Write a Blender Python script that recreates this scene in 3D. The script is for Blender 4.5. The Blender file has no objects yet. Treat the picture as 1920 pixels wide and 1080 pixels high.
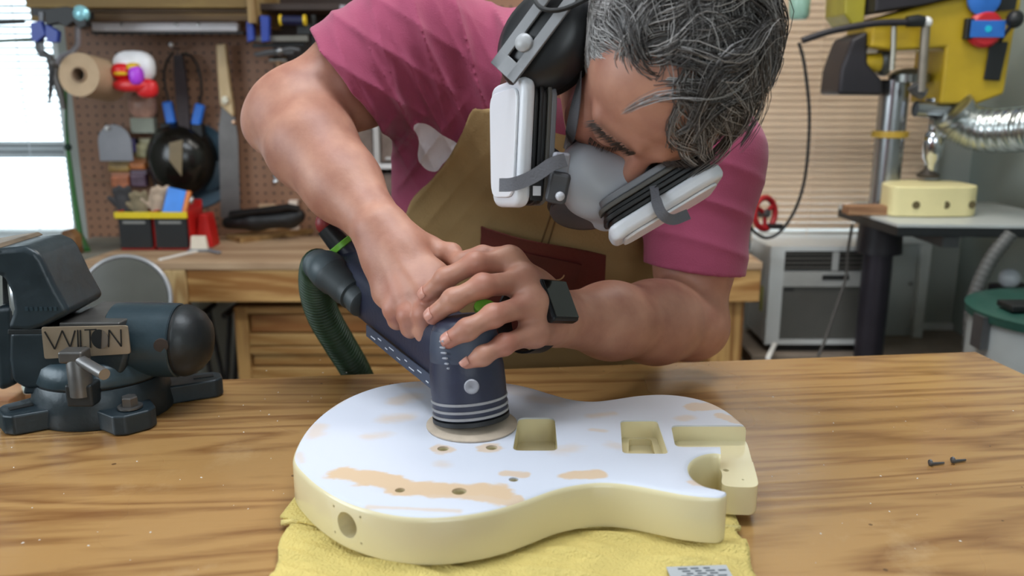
import bpy, bmesh, math, random
import numpy as np
from mathutils import Vector, Matrix

# ------------------------------------------------------------------ camera, world, light
SC = bpy.context.scene
COL = SC.collection
F = 1600.0                       # focal length in pixels of a 1920 px wide frame
PITCH = math.radians(13.1)
CAMP = Vector((0.0, 0.0, 1.275))
cam_d = bpy.data.cameras.new('camera'); cam = bpy.data.objects.new('camera', cam_d); COL.objects.link(cam)
cam.location = CAMP; cam.rotation_euler = (math.pi/2 - PITCH, 0, 0)
cam_d.sensor_width = 36.0; cam_d.lens = 36.0*F/1920.0; cam_d.clip_start = .02
cam_d.dof.use_dof = True; cam_d.dof.focus_distance = .90; cam_d.dof.aperture_fstop = 4.6
SC.camera = cam
SC.view_settings.view_transform = 'Standard'; SC.view_settings.look = 'None'
SC.view_settings.gamma = 1.0; SC.view_settings.use_curve_mapping = False
SC.view_settings.exposure = 0.0
world = bpy.data.worlds.new('world'); SC.world = world; world.use_nodes = True
bgn = world.node_tree.nodes['Background']; bgn.inputs[0].default_value = (.86, .95, 1.0, 1); bgn.inputs[1].default_value = 3.8
def area(name, loc, target, size, sizey, power, col):
    d = bpy.data.lights.new(name, 'AREA'); d.shape = 'RECTANGLE'; d.size = size; d.size_y = sizey; d.energy = power; d.color = col
    o = bpy.data.objects.new(name, d); COL.objects.link(o); o.location = loc
    o.rotation_euler = (Vector(target)-Vector(loc)).to_track_quat('-Z', 'Y').to_euler(); return o
# daylight through the big side window beside the camera, ceiling lamps over the two benches
area('daylight_side_window', (-2.12, .25, 1.75), (0, .9, 1.0), 1.5, 1.1, 17, (.80, .90, 1.0))
area('daylight_front_window', (.5, -1.9, 1.9), (.1, .9, 1.0), 1.6, 1.0, 2.5, (.84, .92, 1.0))
area('ceiling_lamp_over_bench', (-.05, .80, 2.44), (-.05, .80, 0), 1.2, .25, 18, (.86, .93, 1.0))
area('ceiling_lamp_back', (.45, 1.75, 2.44), (.45, 1.75, 0), 1.2, .25, 15, (1.0, .94, .86))

# ------------------------------------------------------------------ pixel geometry (a picture point at a real distance)
_c, _s = math.cos(PITCH), math.sin(PITCH)
def ray(px, py):
    x, z = (px-960)/F, -(py-540)/F
    return Vector((x, _c + z*_s, -_s + z*_c))
def at(px, py, Y):
    r = ray(px, py); return CAMP + r*((Y-CAMP.y)/r.y)
def onz(px, py, z):
    r = ray(px, py); return CAMP + r*((z-CAMP.z)/r.z)

# ------------------------------------------------------------------ materials
def lin(c):
    return tuple((v/12.92 if v <= .04045 else ((v+.055)/1.055)**2.4) for v in [x/255 for x in c])
_M = {}
def mat(name, rgb, rough=.5, metal=0., var=.12, scale=18., stretch=(1, 1, 1), bump=0., bscale=60., spec=.5, emit=0., trans=0., alpha=1., coat=0., rvar=0.):
    """principled material whose colour and relief come from procedural noise; rgb in sRGB 0-255"""
    if name in _M: return _M[name]
    m = bpy.data.materials.new(name); m.use_nodes = True; nt = m.node_tree; N, L = nt.nodes, nt.links
    b = N['Principled BSDF']; c = lin(rgb)
    tc = N.new('ShaderNodeTexCoord'); mp = N.new('ShaderNodeMapping'); mp.inputs['Scale'].default_value = stretch
    L.new(tc.outputs['Object'], mp.inputs['Vector'])
    nz = N.new('ShaderNodeTexNoise'); nz.inputs['Scale'].default_value = scale; nz.inputs['Detail'].default_value = 5
    L.new(mp.outputs[0], nz.inputs['Vector'])
    rp = N.new('ShaderNodeValToRGB'); rp.color_ramp.elements[0].position = .3; rp.color_ramp.elements[1].position = .7
    rp.color_ramp.elements[0].color = (*[v*(1-var) for v in c], 1); rp.color_ramp.elements[1].color = (*[min(1, v*(1+var)) for v in c], 1)
    L.new(nz.outputs['Fac'], rp.inputs[0]); L.new(rp.outputs[0], b.inputs['Base Color'])
    b.inputs['Roughness'].default_value = rough; b.inputs['Metallic'].default_value = metal
    b.inputs['Specular IOR Level'].default_value = spec; b.inputs['Coat Weight'].default_value = coat
    b.inputs['Transmission Weight'].default_value = trans; b.inputs['Alpha'].default_value = alpha
    if rvar:
        mr = N.new('ShaderNodeMapRange'); mr.inputs['To Min'].default_value = max(.02, rough-rvar); mr.inputs['To Max'].default_value = min(1, rough+rvar)
        L.new(nz.outputs['Fac'], mr.inputs['Value']); L.new(mr.outputs[0], b.inputs['Roughness'])
    if emit:
        L.new(rp.outputs[0], b.inputs['Emission Color']); b.inputs['Emission Strength'].default_value = emit
    if bump:
        n2 = N.new('ShaderNodeTexNoise'); n2.inputs['Scale'].default_value = bscale; n2.inputs['Detail'].default_value = 4
        L.new(mp.outputs[0], n2.inputs['Vector'])
        bp = N.new('ShaderNodeBump'); bp.inputs['Strength'].default_value = min(1, bump); bp.inputs['Distance'].default_value = .002
        L.new(n2.outputs['Fac'], bp.inputs['Height']); L.new(bp.outputs[0], b.inputs['Normal'])
    _M[name] = m; return m
def wood(name, light, dark, rough=.5, ring=14., axis='X', dist=4., coat=0., fine=90., spec=.5, knots=False, kscale=3.0, blotch=.35, contrast=(.25, .75)):
    """planed timber: stretched bands of late wood, fine pores along the grain, knots"""
    if name in _M: return _M[name]
    m = bpy.data.materials.new(name); m.use_nodes = True; nt = m.node_tree; N, L = nt.nodes, nt.links; b = N['Principled BSDF']
    tc = N.new('ShaderNodeTexCoord'); mp = N.new('ShaderNodeMapping')
    mp.inputs['Scale'].default_value = {'X': (.12, 1, 1), 'Y': (1, .12, 1), 'Z': (1, 1, .12)}[axis]
    L.new(tc.outputs['Object'], mp.inputs['Vector'])
    n0 = N.new('ShaderNodeTexNoise'); n0.inputs['Scale'].default_value = ring*.35; n0.inputs['Detail'].default_value = 3; n0.inputs['Distortion'].default_value = .6
    L.new(mp.outputs[0], n0.inputs['Vector'])
    ml = N.new('ShaderNodeMath'); ml.operation = 'MULTIPLY'; ml.inputs[1].default_value = dist*2.2; L.new(n0.outputs['Fac'], ml.inputs[0])
    fr = N.new('ShaderNodeMath'); fr.operation = 'PINGPONG'; fr.inputs[1].default_value = .5; L.new(ml.outputs[0], fr.inputs[0])
    n1 = N.new('ShaderNodeTexNoise'); n1.inputs['Scale'].default_value = fine; n1.inputs['Detail'].default_value = 4; L.new(mp.outputs[0], n1.inputs['Vector'])
    mx = N.new('ShaderNodeMath'); mx.operation = 'MULTIPLY_ADD'; mx.inputs[1].default_value = 1.3; L.new(fr.outputs[0], mx.inputs[0])
    s1 = N.new('ShaderNodeMath'); s1.operation = 'MULTIPLY_ADD'; s1.inputs[1].default_value = .7; s1.inputs[2].default_value = -.2; L.new(n1.outputs['Fac'], s1.inputs[0]); L.new(s1.outputs[0], mx.inputs[2])
    rp = N.new('ShaderNodeValToRGB'); e = rp.color_ramp.elements; e[0].position = contrast[0]; e[1].position = contrast[1]
    e[0].color = (*lin(dark), 1); e[1].color = (*lin(light), 1); L.new(mx.outputs[0], rp.inputs[0])
    out = rp.outputs[0]
    n3 = N.new('ShaderNodeTexNoise'); n3.inputs['Scale'].default_value = 2.6; n3.inputs['Detail'].default_value = 3; L.new(tc.outputs['Object'], n3.inputs['Vector'])
    mc = N.new('ShaderNodeMix'); mc.data_type = 'RGBA'; mc.blend_type = 'MULTIPLY'
    r3 = N.new('ShaderNodeMapRange'); r3.inputs['From Min'].default_value = .35; r3.inputs['From Max'].default_value = .7; r3.inputs['To Max'].default_value = blotch; L.new(n3.outputs['Fac'], r3.inputs['Value'])
    L.new(r3.outputs[0], mc.inputs[0]); L.new(out, mc.inputs[6]); mc.inputs[7].default_value = (*[.35+.65*v for v in (lin(dark)[0]/max(lin(light)[0], .01), lin(dark)[1]/max(lin(light)[1], .01), lin(dark)[2]/max(lin(light)[2], .01))], 1)
    out = mc.outputs[2]
    if knots:
        vo = N.new('ShaderNodeTexVoronoi'); vo.inputs['Scale'].default_value = kscale; L.new(tc.outputs['Object'], vo.inputs['Vector'])
        kr = N.new('ShaderNodeMapRange'); kr.inputs['From Min'].default_value = .03; kr.inputs['From Max'].default_value = .07; kr.inputs['To Min'].default_value = .8; kr.inputs['To Max'].default_value = 0.; L.new(vo.outputs['Distance'], kr.inputs['Value'])
        mk = N.new('ShaderNodeMix'); mk.data_type = 'RGBA'; L.new(kr.outputs[0], mk.inputs[0]); L.new(out, mk.inputs[6]); mk.inputs[7].default_value = (*[v*.35 for v in lin(dark)], 1)
        out = mk.outputs[2]
    L.new(out, b.inputs['Base Color'])
    rr = N.new('ShaderNodeMapRange'); rr.inputs['To Min'].default_value = max(.05, rough-.12); rr.inputs['To Max'].default_value = rough+.15; L.new(n3.outputs['Fac'], rr.inputs['Value']); L.new(rr.outputs[0], b.inputs['Roughness'])
    bp = N.new('ShaderNodeBump'); bp.inputs['Strength'].default_value = .25; bp.inputs['Distance'].default_value = .001; L.new(mx.outputs[0], bp.inputs['Height']); L.new(bp.outputs[0], b.inputs['Normal'])
    b.inputs['Coat Weight'].default_value = coat; b.inputs['Coat Roughness'].default_value = .18; b.inputs['Specular IOR Level'].default_value = spec
    _M[name] = m; return m

# ------------------------------------------------------------------ mesh builder
W = {}
def V3(p): return Vector((p[0], p[1], p[2]))
def frame(d, up=(0, 0, 1)):
    z = V3(d).normalized(); u = V3(up)
    if abs(z.dot(u)) > .98: u = Vector((0, 1, 0)) if abs(z.y) < .9 else Vector((1, 0, 0))
    x = u.cross(z).normalized(); y = z.cross(x); return x, y, z
def basis(x, y, z, o=(0, 0, 0)):
    m = Matrix.Identity(4)
    for i, a in enumerate((x, y, z)):
        for j in range(3): m[j][i] = a[j]
    m.translation = V3(o); return m
class MB:
    def __init__(s): s.v = []; s.f = []
    def add(s, vs, fs, M=None):
        k = len(s.v); s.v += [(M @ V3(p)) if M is not None else V3(p) for p in vs]; s.f += [tuple(i+k for i in f) for f in fs]; return s
    def box(s, c, d, M=None, taper=1.0):
        x, y, z = [q/2 for q in d]; t = taper
        vs = [(c[0]+a*x*(t if cc > 0 else 1), c[1]+b*y*(t if cc > 0 else 1), c[2]+cc*z) for cc in (-1, 1) for a, b in ((-1, -1), (1, -1), (1, 1), (-1, 1))]
        return s.add(vs, [(3, 2, 1, 0), (4, 5, 6, 7), (0, 1, 5, 4), (1, 2, 6, 5), (2, 3, 7, 6), (3, 0, 4, 7)], M)
    def bb(s, x0, x1, y0, y1, z0, z1, M=None): return s.box(((x0+x1)/2, (y0+y1)/2, (z0+z1)/2), (x1-x0, y1-y0, z1-z0), M)
    def bar(s, p0, p1, w, t, up=(0, 0, 1)):
        p0, p1 = V3(p0), V3(p1); x, y, z = frame(p1-p0, up); L = (p1-p0).length
        return s.box((0, 0, L/2), (w, t, L), basis(x, y, z, p0))
    def lathe(s, prof, p0=(0, 0, 0), d=(0, 0, 1), n=32, sx=1., sy=1., M=None, up=(0, 0, 1)):
        """profile (r, h) turned about the axis d from p0; closed at ends where r > 0"""
        x, y, z = frame(d, up); B = basis(x, y, z, p0)
        if M is not None: B = M @ B
        vs, fs = [], []
        for r, h in prof:
            for i in range(n): a = 2*math.pi*i/n; vs.append((r*math.cos(a)*sx, r*math.sin(a)*sy, h))
        for j in range(len(prof)-1):
            for i in range(n): q = (i+1) % n; fs.append((j*n+i, j*n+q, (j+1)*n+q, (j+1)*n+i))
        fs.append(tuple(range(n-1, -1, -1))); fs.append(tuple((len(prof)-1)*n+i for i in range(n)))
        return s.add(vs, fs, B)
    def cyl(s, p0, p1, r, r2=None, n=24):
        p0, p1 = V3(p0), V3(p1); return s.lathe([(r, 0), (r if r2 is None else r2, (p1-p0).length)], p0, p1-p0, n)
    def tube(s, path, r, n=10, closed=False, flat=None):
        P = [V3(p) for p in path]; R = r if isinstance(r, (list, tuple)) else [r]*len(P); vs, fs = [], []; m = len(P); up = None
        for j, p in enumerate(P):
            t = (P[(j+1) % m]-P[j-1]) if closed else (P[min(j+1, m-1)]-P[max(j-1, 0)])
            t = t.normalized() if t.length > 1e-9 else Vector((0, 0, 1))
            if up is None: x, y, z = frame(t)
            else:
                x = (up - t*up.dot(t)); x = x.normalized() if x.length > 1e-6 else frame(t)[0]; y = t.cross(x)
            up = x
            for i in range(n):
                a = 2*math.pi*i/n; vs.append(p + x*(R[j]*math.cos(a)) + y*(R[j]*math.sin(a)*(flat or 1)))
        for j in range(m if closed else m-1):
            for i in range(n): q = (i+1) % n; jn = (j+1) % m; fs.append((j*n+i, j*n+q, jn*n+q, jn*n+i))
        if not closed: fs.append(tuple(range(n-1, -1, -1))); fs.append(tuple((m-1)*n+i for i in range(n)))
        return s.add(vs, fs)
    def strap(s, path, nrm, w, t):
        """flat band of width w, thickness t along path; nrm = outward normals"""
        vs, fs = [], []; P = [V3(p) for p in path]; m = len(P); Nn = [V3(n) for n in nrm] if not isinstance(nrm, Vector) else [nrm]*m
        Wd = w if isinstance(w, (list, tuple)) else [w]*m
        for j, p in enumerate(P):
            tg = (P[min(j+1, m-1)]-P[max(j-1, 0)]).normalized(); n_ = (Nn[j]-tg*tg.dot(Nn[j])).normalized(); sd = tg.cross(n_)
            for a, b in ((-1, 0), (1, 0), (1, 1), (-1, 1)): vs.append(p + sd*(a*Wd[j]/2) + n_*(b*t))
        for j in range(m-1):
            for i in range(4): q = (i+1) % 4; fs.append((j*4+i, j*4+q, j*4+4+q, j*4+4+i))
        fs.append((3, 2, 1, 0)); fs.append(tuple((m-1)*4+i for i in range(4)))
        return s.add(vs, fs)
    def prism(s, poly, z0, z1, M=None):
        n = len(poly); vs = [(p[0], p[1], z0) for p in poly]+[(p[0], p[1], z1) for p in poly]
        ar = sum(poly[i][0]*poly[(i+1) % n][1]-poly[(i+1) % n][0]*poly[i][1] for i in range(n))
        fs = [tuple(range(n-1, -1, -1)), tuple(range(n, 2*n))]+[(i, (i+1) % n, n+(i+1) % n, n+i) for i in range(n)]
        if ar < 0: fs = [tuple(reversed(f)) for f in fs]
        return s.add(vs, fs, M)
    def ball(s, c, r, n=20, M=None):
        r = (r, r, r) if not isinstance(r, (tuple, list)) else r; vs, fs = [], []; k = n//2
        for j in range(1, k):
            for i in range(n): a, b = 2*math.pi*i/n, math.pi*j/k; vs.append((c[0]+r[0]*math.sin(b)*math.cos(a), c[1]+r[1]*math.sin(b)*math.sin(a), c[2]+r[2]*math.cos(b)))
        for j in range(k-2):
            for i in range(n): q = (i+1) % n; fs.append((j*n+i, j*n+n+i, j*n+n+q, j*n+q))
        t = len(vs); vs += [(c[0], c[1], c[2]+r[2]), (c[0], c[1], c[2]-r[2])]
        for i in range(n): q = (i+1) % n; fs.append((t, i, q)); fs.append((t+1, (k-2)*n+q, (k-2)*n+i))
        return s.add(vs, fs, M)
    def build(s, name, m, parent=None, bevel=0., smooth=None, seg=2, sub=0):
        return mesh_obj(name, [tuple(v) for v in s.v], s.f, m, parent, bevel, smooth, seg, sub)
def mesh_obj(name, vs, fs, m, parent=None, bevel=0., smooth=None, seg=2, sub=0):
    vs = np.asarray(vs, dtype=np.float64); lo, hi = vs.min(0), vs.max(0); c = np.array([(lo[0]+hi[0])/2, (lo[1]+hi[1])/2, lo[2]])
    me = bpy.data.meshes.new(name); me.from_pydata((vs-c).tolist(), [], fs); me.update()
    me.materials.append(m); o = bpy.data.objects.new(name, me); COL.objects.link(o)
    W[o] = Matrix.Translation(Vector(c))
    if parent is not None: o.parent = parent; o.matrix_parent_inverse = W[parent].inverted()
    o.matrix_basis = W[o]
    if smooth is None: smooth = 40
    if smooth:
        me.polygons.foreach_set('use_smooth', [True]*len(me.polygons))
        if smooth < 179: me.set_sharp_from_angle(angle=math.radians(smooth))
    if bevel:
        bv = o.modifiers.new('bevel', 'BEVEL'); bv.width = bevel; bv.segments = seg; bv.limit_method = 'ANGLE'; bv.angle_limit = math.radians(35)
        bv.harden_normals = True
    if sub:
        sm = o.modifiers.new('sub', 'SUBSURF'); sm.levels = sub; sm.render_levels = sub
    return o
def tag(o, label, cat, group=None, kind=None):
    o['label'] = label; o['category'] = cat
    if group: o['group'] = group
    if kind: o['kind'] = kind
    return o
def struct(o):
    o['kind'] = 'structure'; return o
def thing(name, label, cat, loc, group=None):
    o = bpy.data.objects.new(name, None); COL.objects.link(o); o.empty_display_size = .05
    W[o] = Matrix.Translation(V3(loc)); o.matrix_basis = W[o]; tag(o, label, cat, group); return o
def copy_part(src, parent, delta):
    """copy that shares the mesh, moved by delta (a world matrix applied after the source's own)"""
    o = src.copy(); COL.objects.link(o); W[o] = delta @ W[src]
    if parent is not None: o.parent = parent; o.matrix_parent_inverse = W[parent].inverted()
    o.matrix_basis = W[o]; return o
def spline(pts, n=8, closed=False):
    P = [np.array(p, float) for p in pts]; m = len(P); out = []
    for i in range(m if closed else m-1):
        if closed: a, b, c, d = P[i-1], P[i], P[(i+1) % m], P[(i+2) % m]
        else: b, c = P[i], P[i+1]; a = P[i-1] if i > 0 else 2*b-c; d = P[i+2] if i+2 < m else 2*c-b
        for k in range(n):
            t = k/n; out.append(.5*((2*b)+(c-a)*t+(2*a-5*b+4*c-d)*t*t+(3*b-a-3*c+d)*t**3))
    if not closed: out.append(P[-1])
    return out

# ------------------------------------------------------------------ solid sculpting: blended round cones and ellipsoids -> one continuous skin
def rc(a, b, r1, r2, k=.012, op='+'):
    a, b = np.array(a, np.float32), np.array(b, np.float32)
    ba = b-a; l2 = float(ba@ba)+1e-12
    def f(p):
        pa = p-a; t = np.clip((pa@ba)/l2, 0, 1); q = pa-t[..., None]*ba
        return np.sqrt((q*q).sum(-1)) - (r1+(r2-r1)*t)
    return (op, f, k)
def ell(c, r, R=None, k=.012, op='+'):
    c = np.array(c, np.float32); r = np.array(r, np.float32); Rm = None if R is None else np.array(R, np.float32)
    def f(p):
        q = p-c
        if Rm is not None: q = q@Rm                     # columns of R are the ellipsoid's axes
        k0 = np.sqrt(((q/r)**2).sum(-1)); k1 = np.sqrt(((q/(r*r))**2).sum(-1))+1e-9
        return k0*(k0-1)/k1
    return (op, f, k)
def rbox(c, hd, rad, R=None, k=.012, op='+'):
    c = np.array(c, np.float32); hd = np.array(hd, np.float32)-rad; Rm = None if R is None else np.array(R, np.float32)
    def f(p):
        q = p-c
        if Rm is not None: q = q@Rm
        q = np.abs(q)-hd; return np.sqrt((np.maximum(q, 0)**2).sum(-1))+np.minimum(q.max(-1), 0)-rad
    return (op, f, k)
def disp(fn): return ('d', fn, 0)
def comb(d, pr, p):
    op, f, k = pr
    if op == 'd': return d + f(p).astype(np.float32)
    e = f(p).astype(np.float32)
    if op == '-': e = -e
    if op == '&' or op == '-':
        h = np.maximum(k-np.abs(d-e), 0)/max(k, 1e-6); return np.maximum(d, e)+h*h*k*.25
    h = np.maximum(k-np.abs(d-e), 0)/max(k, 1e-6); return np.minimum(d, e)-h*h*k*.25
def sdf_mesh(prims, lo, hi, h):
    B = 8; H = B*h; lo = np.array(lo, np.float32); nb = np.ceil((np.array(hi)-lo)/H).astype(int)
    g = np.stack(np.meshgrid(*[np.arange(n) for n in nb], indexing='ij'), -1).reshape(-1, 3)
    ctr = (lo+(g+.5)*H).astype(np.float32); R = H*.87
    d = np.full(len(g), 1., np.float32)
    for pr in prims: d = comb(d, pr, ctr)
    keep = np.abs(d) < R*1.6; g, ctr = g[keep], ctr[keep]
    ofs = np.stack(np.meshgrid(*[np.arange(B+1)]*3, indexing='ij'), -1).reshape(-1, 3).astype(np.float32)*h
    D = np.full((len(g), (B+1)**3), 1., np.float32); base = (lo+g*H).astype(np.float32)
    for pr in prims:
        sel = np.arange(len(g)) if pr[0] in 'd&' else np.nonzero(pr[1](ctr) < 2.4*R+pr[2])[0]
        for c0 in range(0, len(sel), 1500):
            q = sel[c0:c0+1500]; D[q] = comb(D[q], pr, base[q][:, None, :]+ofs[None])
    D = D.reshape(-1, B+1, B+1, B+1); S = D < 0
    cor = [(i, j, k) for i in (0, 1) for j in (0, 1) for k in (0, 1)]
    cnt = sum(S[:, i:i+B, j:j+B, k:k+B].astype(np.int8) for i, j, k in cor)
    bi, ci, cj, ck = np.nonzero((cnt > 0) & (cnt < 8))
    val = np.stack([D[bi, ci+i, cj+j, ck+k] for i, j, k in cor], 1)
    cell = g[bi]*B+np.stack([ci, cj, ck], 1)
    acc = np.zeros((len(bi), 3)); n = np.zeros(len(bi)); co = np.array(cor, float)
    for a in range(8):
        for b in range(a+1, 8):
            if np.abs(co[a]-co[b]).sum() != 1: continue
            m = (val[:, a] < 0) != (val[:, b] < 0); t = val[m, a]/(val[m, a]-val[m, b])
            acc[m] += co[a]+t[:, None]*(co[b]-co[a]); n[m] += 1
    verts = lo+(cell+acc/n[:, None])*h
    dims = nb*B+2; key = (cell[:, 0]*dims[1]+cell[:, 1])*dims[2]+cell[:, 2]; order = np.argsort(key); ks = key[order]
    def find(c):
        q = (c[:, 0]*dims[1]+c[:, 1])*dims[2]+c[:, 2]; i = np.clip(np.searchsorted(ks, q), 0, len(ks)-1); return order[i], ks[i] == q
    faces = []
    for ax, cidx in ((0, 4), (1, 2), (2, 1)):
        s0, s1 = val[:, 0] < 0, val[:, cidx] < 0; m = np.nonzero(s0 != s1)[0]
        e1, e2 = np.eye(3, dtype=int)[(ax+1) % 3], np.eye(3, dtype=int)[(ax+2) % 3]
        c = cell[m]; q1, k1 = find(c-e1); q2, k2 = find(c-e1-e2); q3, k3 = find(c-e2); ok = k1 & k2 & k3
        qd = np.stack([m, q1, q2, q3], 1)[ok]; fl = s0[m][ok]; qd[~fl] = qd[~fl][:, ::-1]; faces.append(qd)
    return verts, np.concatenate(faces)
def big_mesh(name, verts, quads, m, parent=None, relax=1):
    q = quads
    for _ in range(relax):
        i_ = np.concatenate([q[:, a] for a in range(4) for b in (1, 3)]); j_ = np.concatenate([q[:, (a+b) % 4] for a in range(4) for b in (1, 3)])
        n = np.bincount(i_, minlength=len(verts)); s = np.stack([np.bincount(i_, weights=verts[j_, c], minlength=len(verts)) for c in range(3)], 1)
        ok = n > 0; verts = verts.copy(); verts[ok] = .4*verts[ok]+.6*s[ok]/n[ok][:, None]
    lo, hi = verts.min(0), verts.max(0); c = np.array([(lo[0]+hi[0])/2, (lo[1]+hi[1])/2, lo[2]])
    me = bpy.data.meshes.new(name); me.vertices.add(len(verts)); me.vertices.foreach_set('co', (verts-c).astype(np.float32).ravel())
    me.loops.add(len(q)*4); me.loops.foreach_set('vertex_index', q.astype(np.int32).ravel())
    me.polygons.add(len(q)); me.polygons.foreach_set('loop_start', np.arange(0, len(q)*4, 4, dtype=np.int32)); me.polygons.foreach_set('use_smooth', np.ones(len(q), bool))
    me.update(calc_edges=True); me.materials.append(m)
    o = bpy.data.objects.new(name, me); COL.objects.link(o); W[o] = Matrix.Translation(Vector(c))
    if parent is not None: o.parent = parent; o.matrix_parent_inverse = W[parent].inverted()
    o.matrix_basis = W[o]; return o
# ================================================================== the setting
YW = 2.66                                        # back wall
def XZ(px, py, Y): p = at(px, py, Y); return p.x, p.z
def rect(x0, y0, x1, y1, Y):
    za, zb = at((x0+x1)/2, y1, Y).z, at((x0+x1)/2, y0, Y).z
    return at(x0, (y0+y1)/2, Y).x, at(x1, (y0+y1)/2, Y).x, min(za, zb), max(za, zb)
m_wall = mat('painted_wall', (168, 172, 166), .8, var=.05, scale=5)
m_wallb = mat('plywood_wall', (150, 128, 104), .8, var=.08, scale=6)
m_floor = mat('concrete_floor', (112, 104, 94), .8, var=.18, scale=7, bump=.3)
m_ceil = mat('ceiling_paint', (205, 203, 198), .9, var=.03)
XL, XR, YF, ZC = -2.25, 1.42, -2.2, 2.55
b = MB().bb(XL, XR, YF, YW+.1, -.05, 0); struct(b.build('floor', m_floor))
b = MB().bb(XL, XR, YF, YW+.1, ZC, ZC+.05); struct(b.build('ceiling', m_ceil))
wx0, wx1 = at(-230, 300, YW).x, at(126, 240, YW).x
wz0, wz1 = at(60, 452, YW).z, at(60, -200, YW).z
rx0, rx1 = at(1010, 300, YW).x, at(1742, 240, YW).x
b = MB()
b.bb(XL, wx0, YW, YW+.1, 0, ZC).bb(wx1, rx0, YW, YW+.1, 0, ZC).bb(rx1, XR, YW, YW+.1, 0, ZC)
for a0, a1 in ((wx0, wx1), (rx0, rx1)): b.bb(a0, a1, YW, YW+.1, 0, wz0).bb(a0, a1, YW, YW+.1, wz1, ZC)
struct(b.build('wall_back', m_wall, smooth=0))
sw = (-.55, 1.05, 1.15, 2.25)                    # side window (y0, y1, z0, z1) beside the camera
b = MB().bb(XL-.1, XL, YF, sw[0], 0, ZC).bb(XL-.1, XL, sw[1], YW+.1, 0, ZC).bb(XL-.1, XL, sw[0], sw[1], 0, sw[2]).bb(XL-.1, XL, sw[0], sw[1], sw[3], ZC)
struct(b.build('wall_left', m_wall, smooth=0))
struct(MB().bb(XR, XR+.1, YF, YW+.1, 0, ZC).build('wall_right', mat('wall_greygreen', (150, 160, 154), .75, var=.05, scale=4)))
b = MB().bb(XL, -.4, YF-.1, YF, 0, ZC).bb(1.3, XR, YF-.1, YF, 0, ZC).bb(-.4, 1.3, YF-.1, YF, 0, 1.35).bb(-.4, 1.3, YF-.1, YF, 2.4, ZC)
struct(b.build('wall_front', m_wall, smooth=0))
# pegboard sheet: perforations by the material (3 px each)
def pegmat():
    m = bpy.data.materials.new('pegboard'); m.use_nodes = True; N, L = m.node_tree.nodes, m.node_tree.links; b = N['Principled BSDF']
    tc = N.new('ShaderNodeTexCoord'); sp = N.new('ShaderNodeSeparateXYZ'); L.new(tc.outputs['Object'], sp.inputs[0]); qs = []
    for ax in (0, 2):
        a = N.new('ShaderNodeMath'); a.operation = 'DIVIDE'; a.inputs[1].default_value = .0262; L.new(sp.outputs[ax], a.inputs[0])
        f = N.new('ShaderNodeMath'); f.operation = 'PINGPONG'; f.inputs[1].default_value = .5; L.new(a.outputs[0], f.inputs[0])
        q = N.new('ShaderNodeMath'); q.operation = 'POWER'; q.inputs[1].default_value = 2; L.new(f.outputs[0], q.inputs[0]); qs.append(q)
    s = N.new('ShaderNodeMath'); s.operation = 'ADD'; L.new(qs[0].outputs[0], s.inputs[0]); L.new(qs[1].outputs[0], s.inputs[1])
    g = N.new('ShaderNodeMath'); g.operation = 'GREATER_THAN'; g.inputs[1].default_value = .022; L.new(s.outputs[0], g.inputs[0])
    nz = N.new('ShaderNodeTexNoise'); nz.inputs['Scale'].default_value = 5; nz.inputs['Detail'].default_value = 6; L.new(tc.outputs['Object'], nz.inputs['Vector'])
    rp = N.new('ShaderNodeValToRGB'); rp.color_ramp.elements[0].color = (*lin((126, 88, 66)), 1); rp.color_ramp.elements[1].color = (*lin((158, 116, 88)), 1); L.new(nz.outputs['Fac'], rp.inputs[0])
    mx = N.new('ShaderNodeMix'); mx.data_type = 'RGBA'; L.new(g.outputs[0], mx.inputs[0]); mx.inputs[6].default_value = (.03, .02, .015, 1); L.new(rp.outputs[0], mx.inputs[7])
    L.new(mx.outputs[2], b.inputs['Base Color']); b.inputs['Roughness'].default_value = .55; return m
YP = YW-.02
x0, x1, z0, z1 = rect(131, 442, 1000, -150, YP)
peg = MB().bb(x0, x1, YP, YW-.001, z0-.05, z1).build('wall_pegboard', pegmat(), bevel=.001); struct(peg)

# ---- windows with slatted blinds
m_white = mat('white_paint', (222, 224, 222), .5, var=.04)
def blind(name, label, x0, x1, ztop, zbot, Y, tilt, m, n_cords, pitch=.0198):
    t = thing(name, label, 'window blind', ((x0+x1)/2, Y, zbot))
    MB().box(((x0+x1)/2, Y, ztop+.02), (x1-x0, .035, .035)).build('head_rail', m, t, bevel=.003)
    MB().box(((x0+x1)/2, Y, zbot-.008), (x1-x0, .024, .014)).build('bottom_rail', m, t, bevel=.003)
    c, s = math.cos(tilt), math.sin(tilt); prof = []
    for k in range(4): u = -.0125+.025*k/3; w = .0022*(1-(u/.0125)**2); prof.append((u*c-w*s, u*s+w*c))
    b = MB(); vs = [(x, Y+p[0], ztop-.01+p[1]+e) for e in (0, .0006) for x in (x0, x1) for p in prof]
    fs = []
    for k in range(3): fs += [(k, k+1, k+5, k+4), (8+k, 12+k, 13+k, 9+k)]
    fs += [(0, 4, 12, 8), (3, 11, 15, 7), (0, 8, 9, 1), (1, 9, 10, 2), (2, 10, 11, 3), (4, 5, 13, 12), (5, 6, 14, 13), (6, 7, 15, 14)]
    b.add(vs, fs); s0 = b.build('slat', m, t, smooth=60)
    n = int((ztop-.01-zbot)/pitch)
    for i in range(1, n): copy_part(s0, t, Matrix.Translation((0, 0, -pitch*i)))
    for k in range(n_cords):
        x = x0+(x1-x0)*(k+.5)/n_cords; MB().bb(x-.001, x+.001, Y-.014, Y-.013, zbot, ztop).build('ladder_cord', m, t)
    return t
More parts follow.
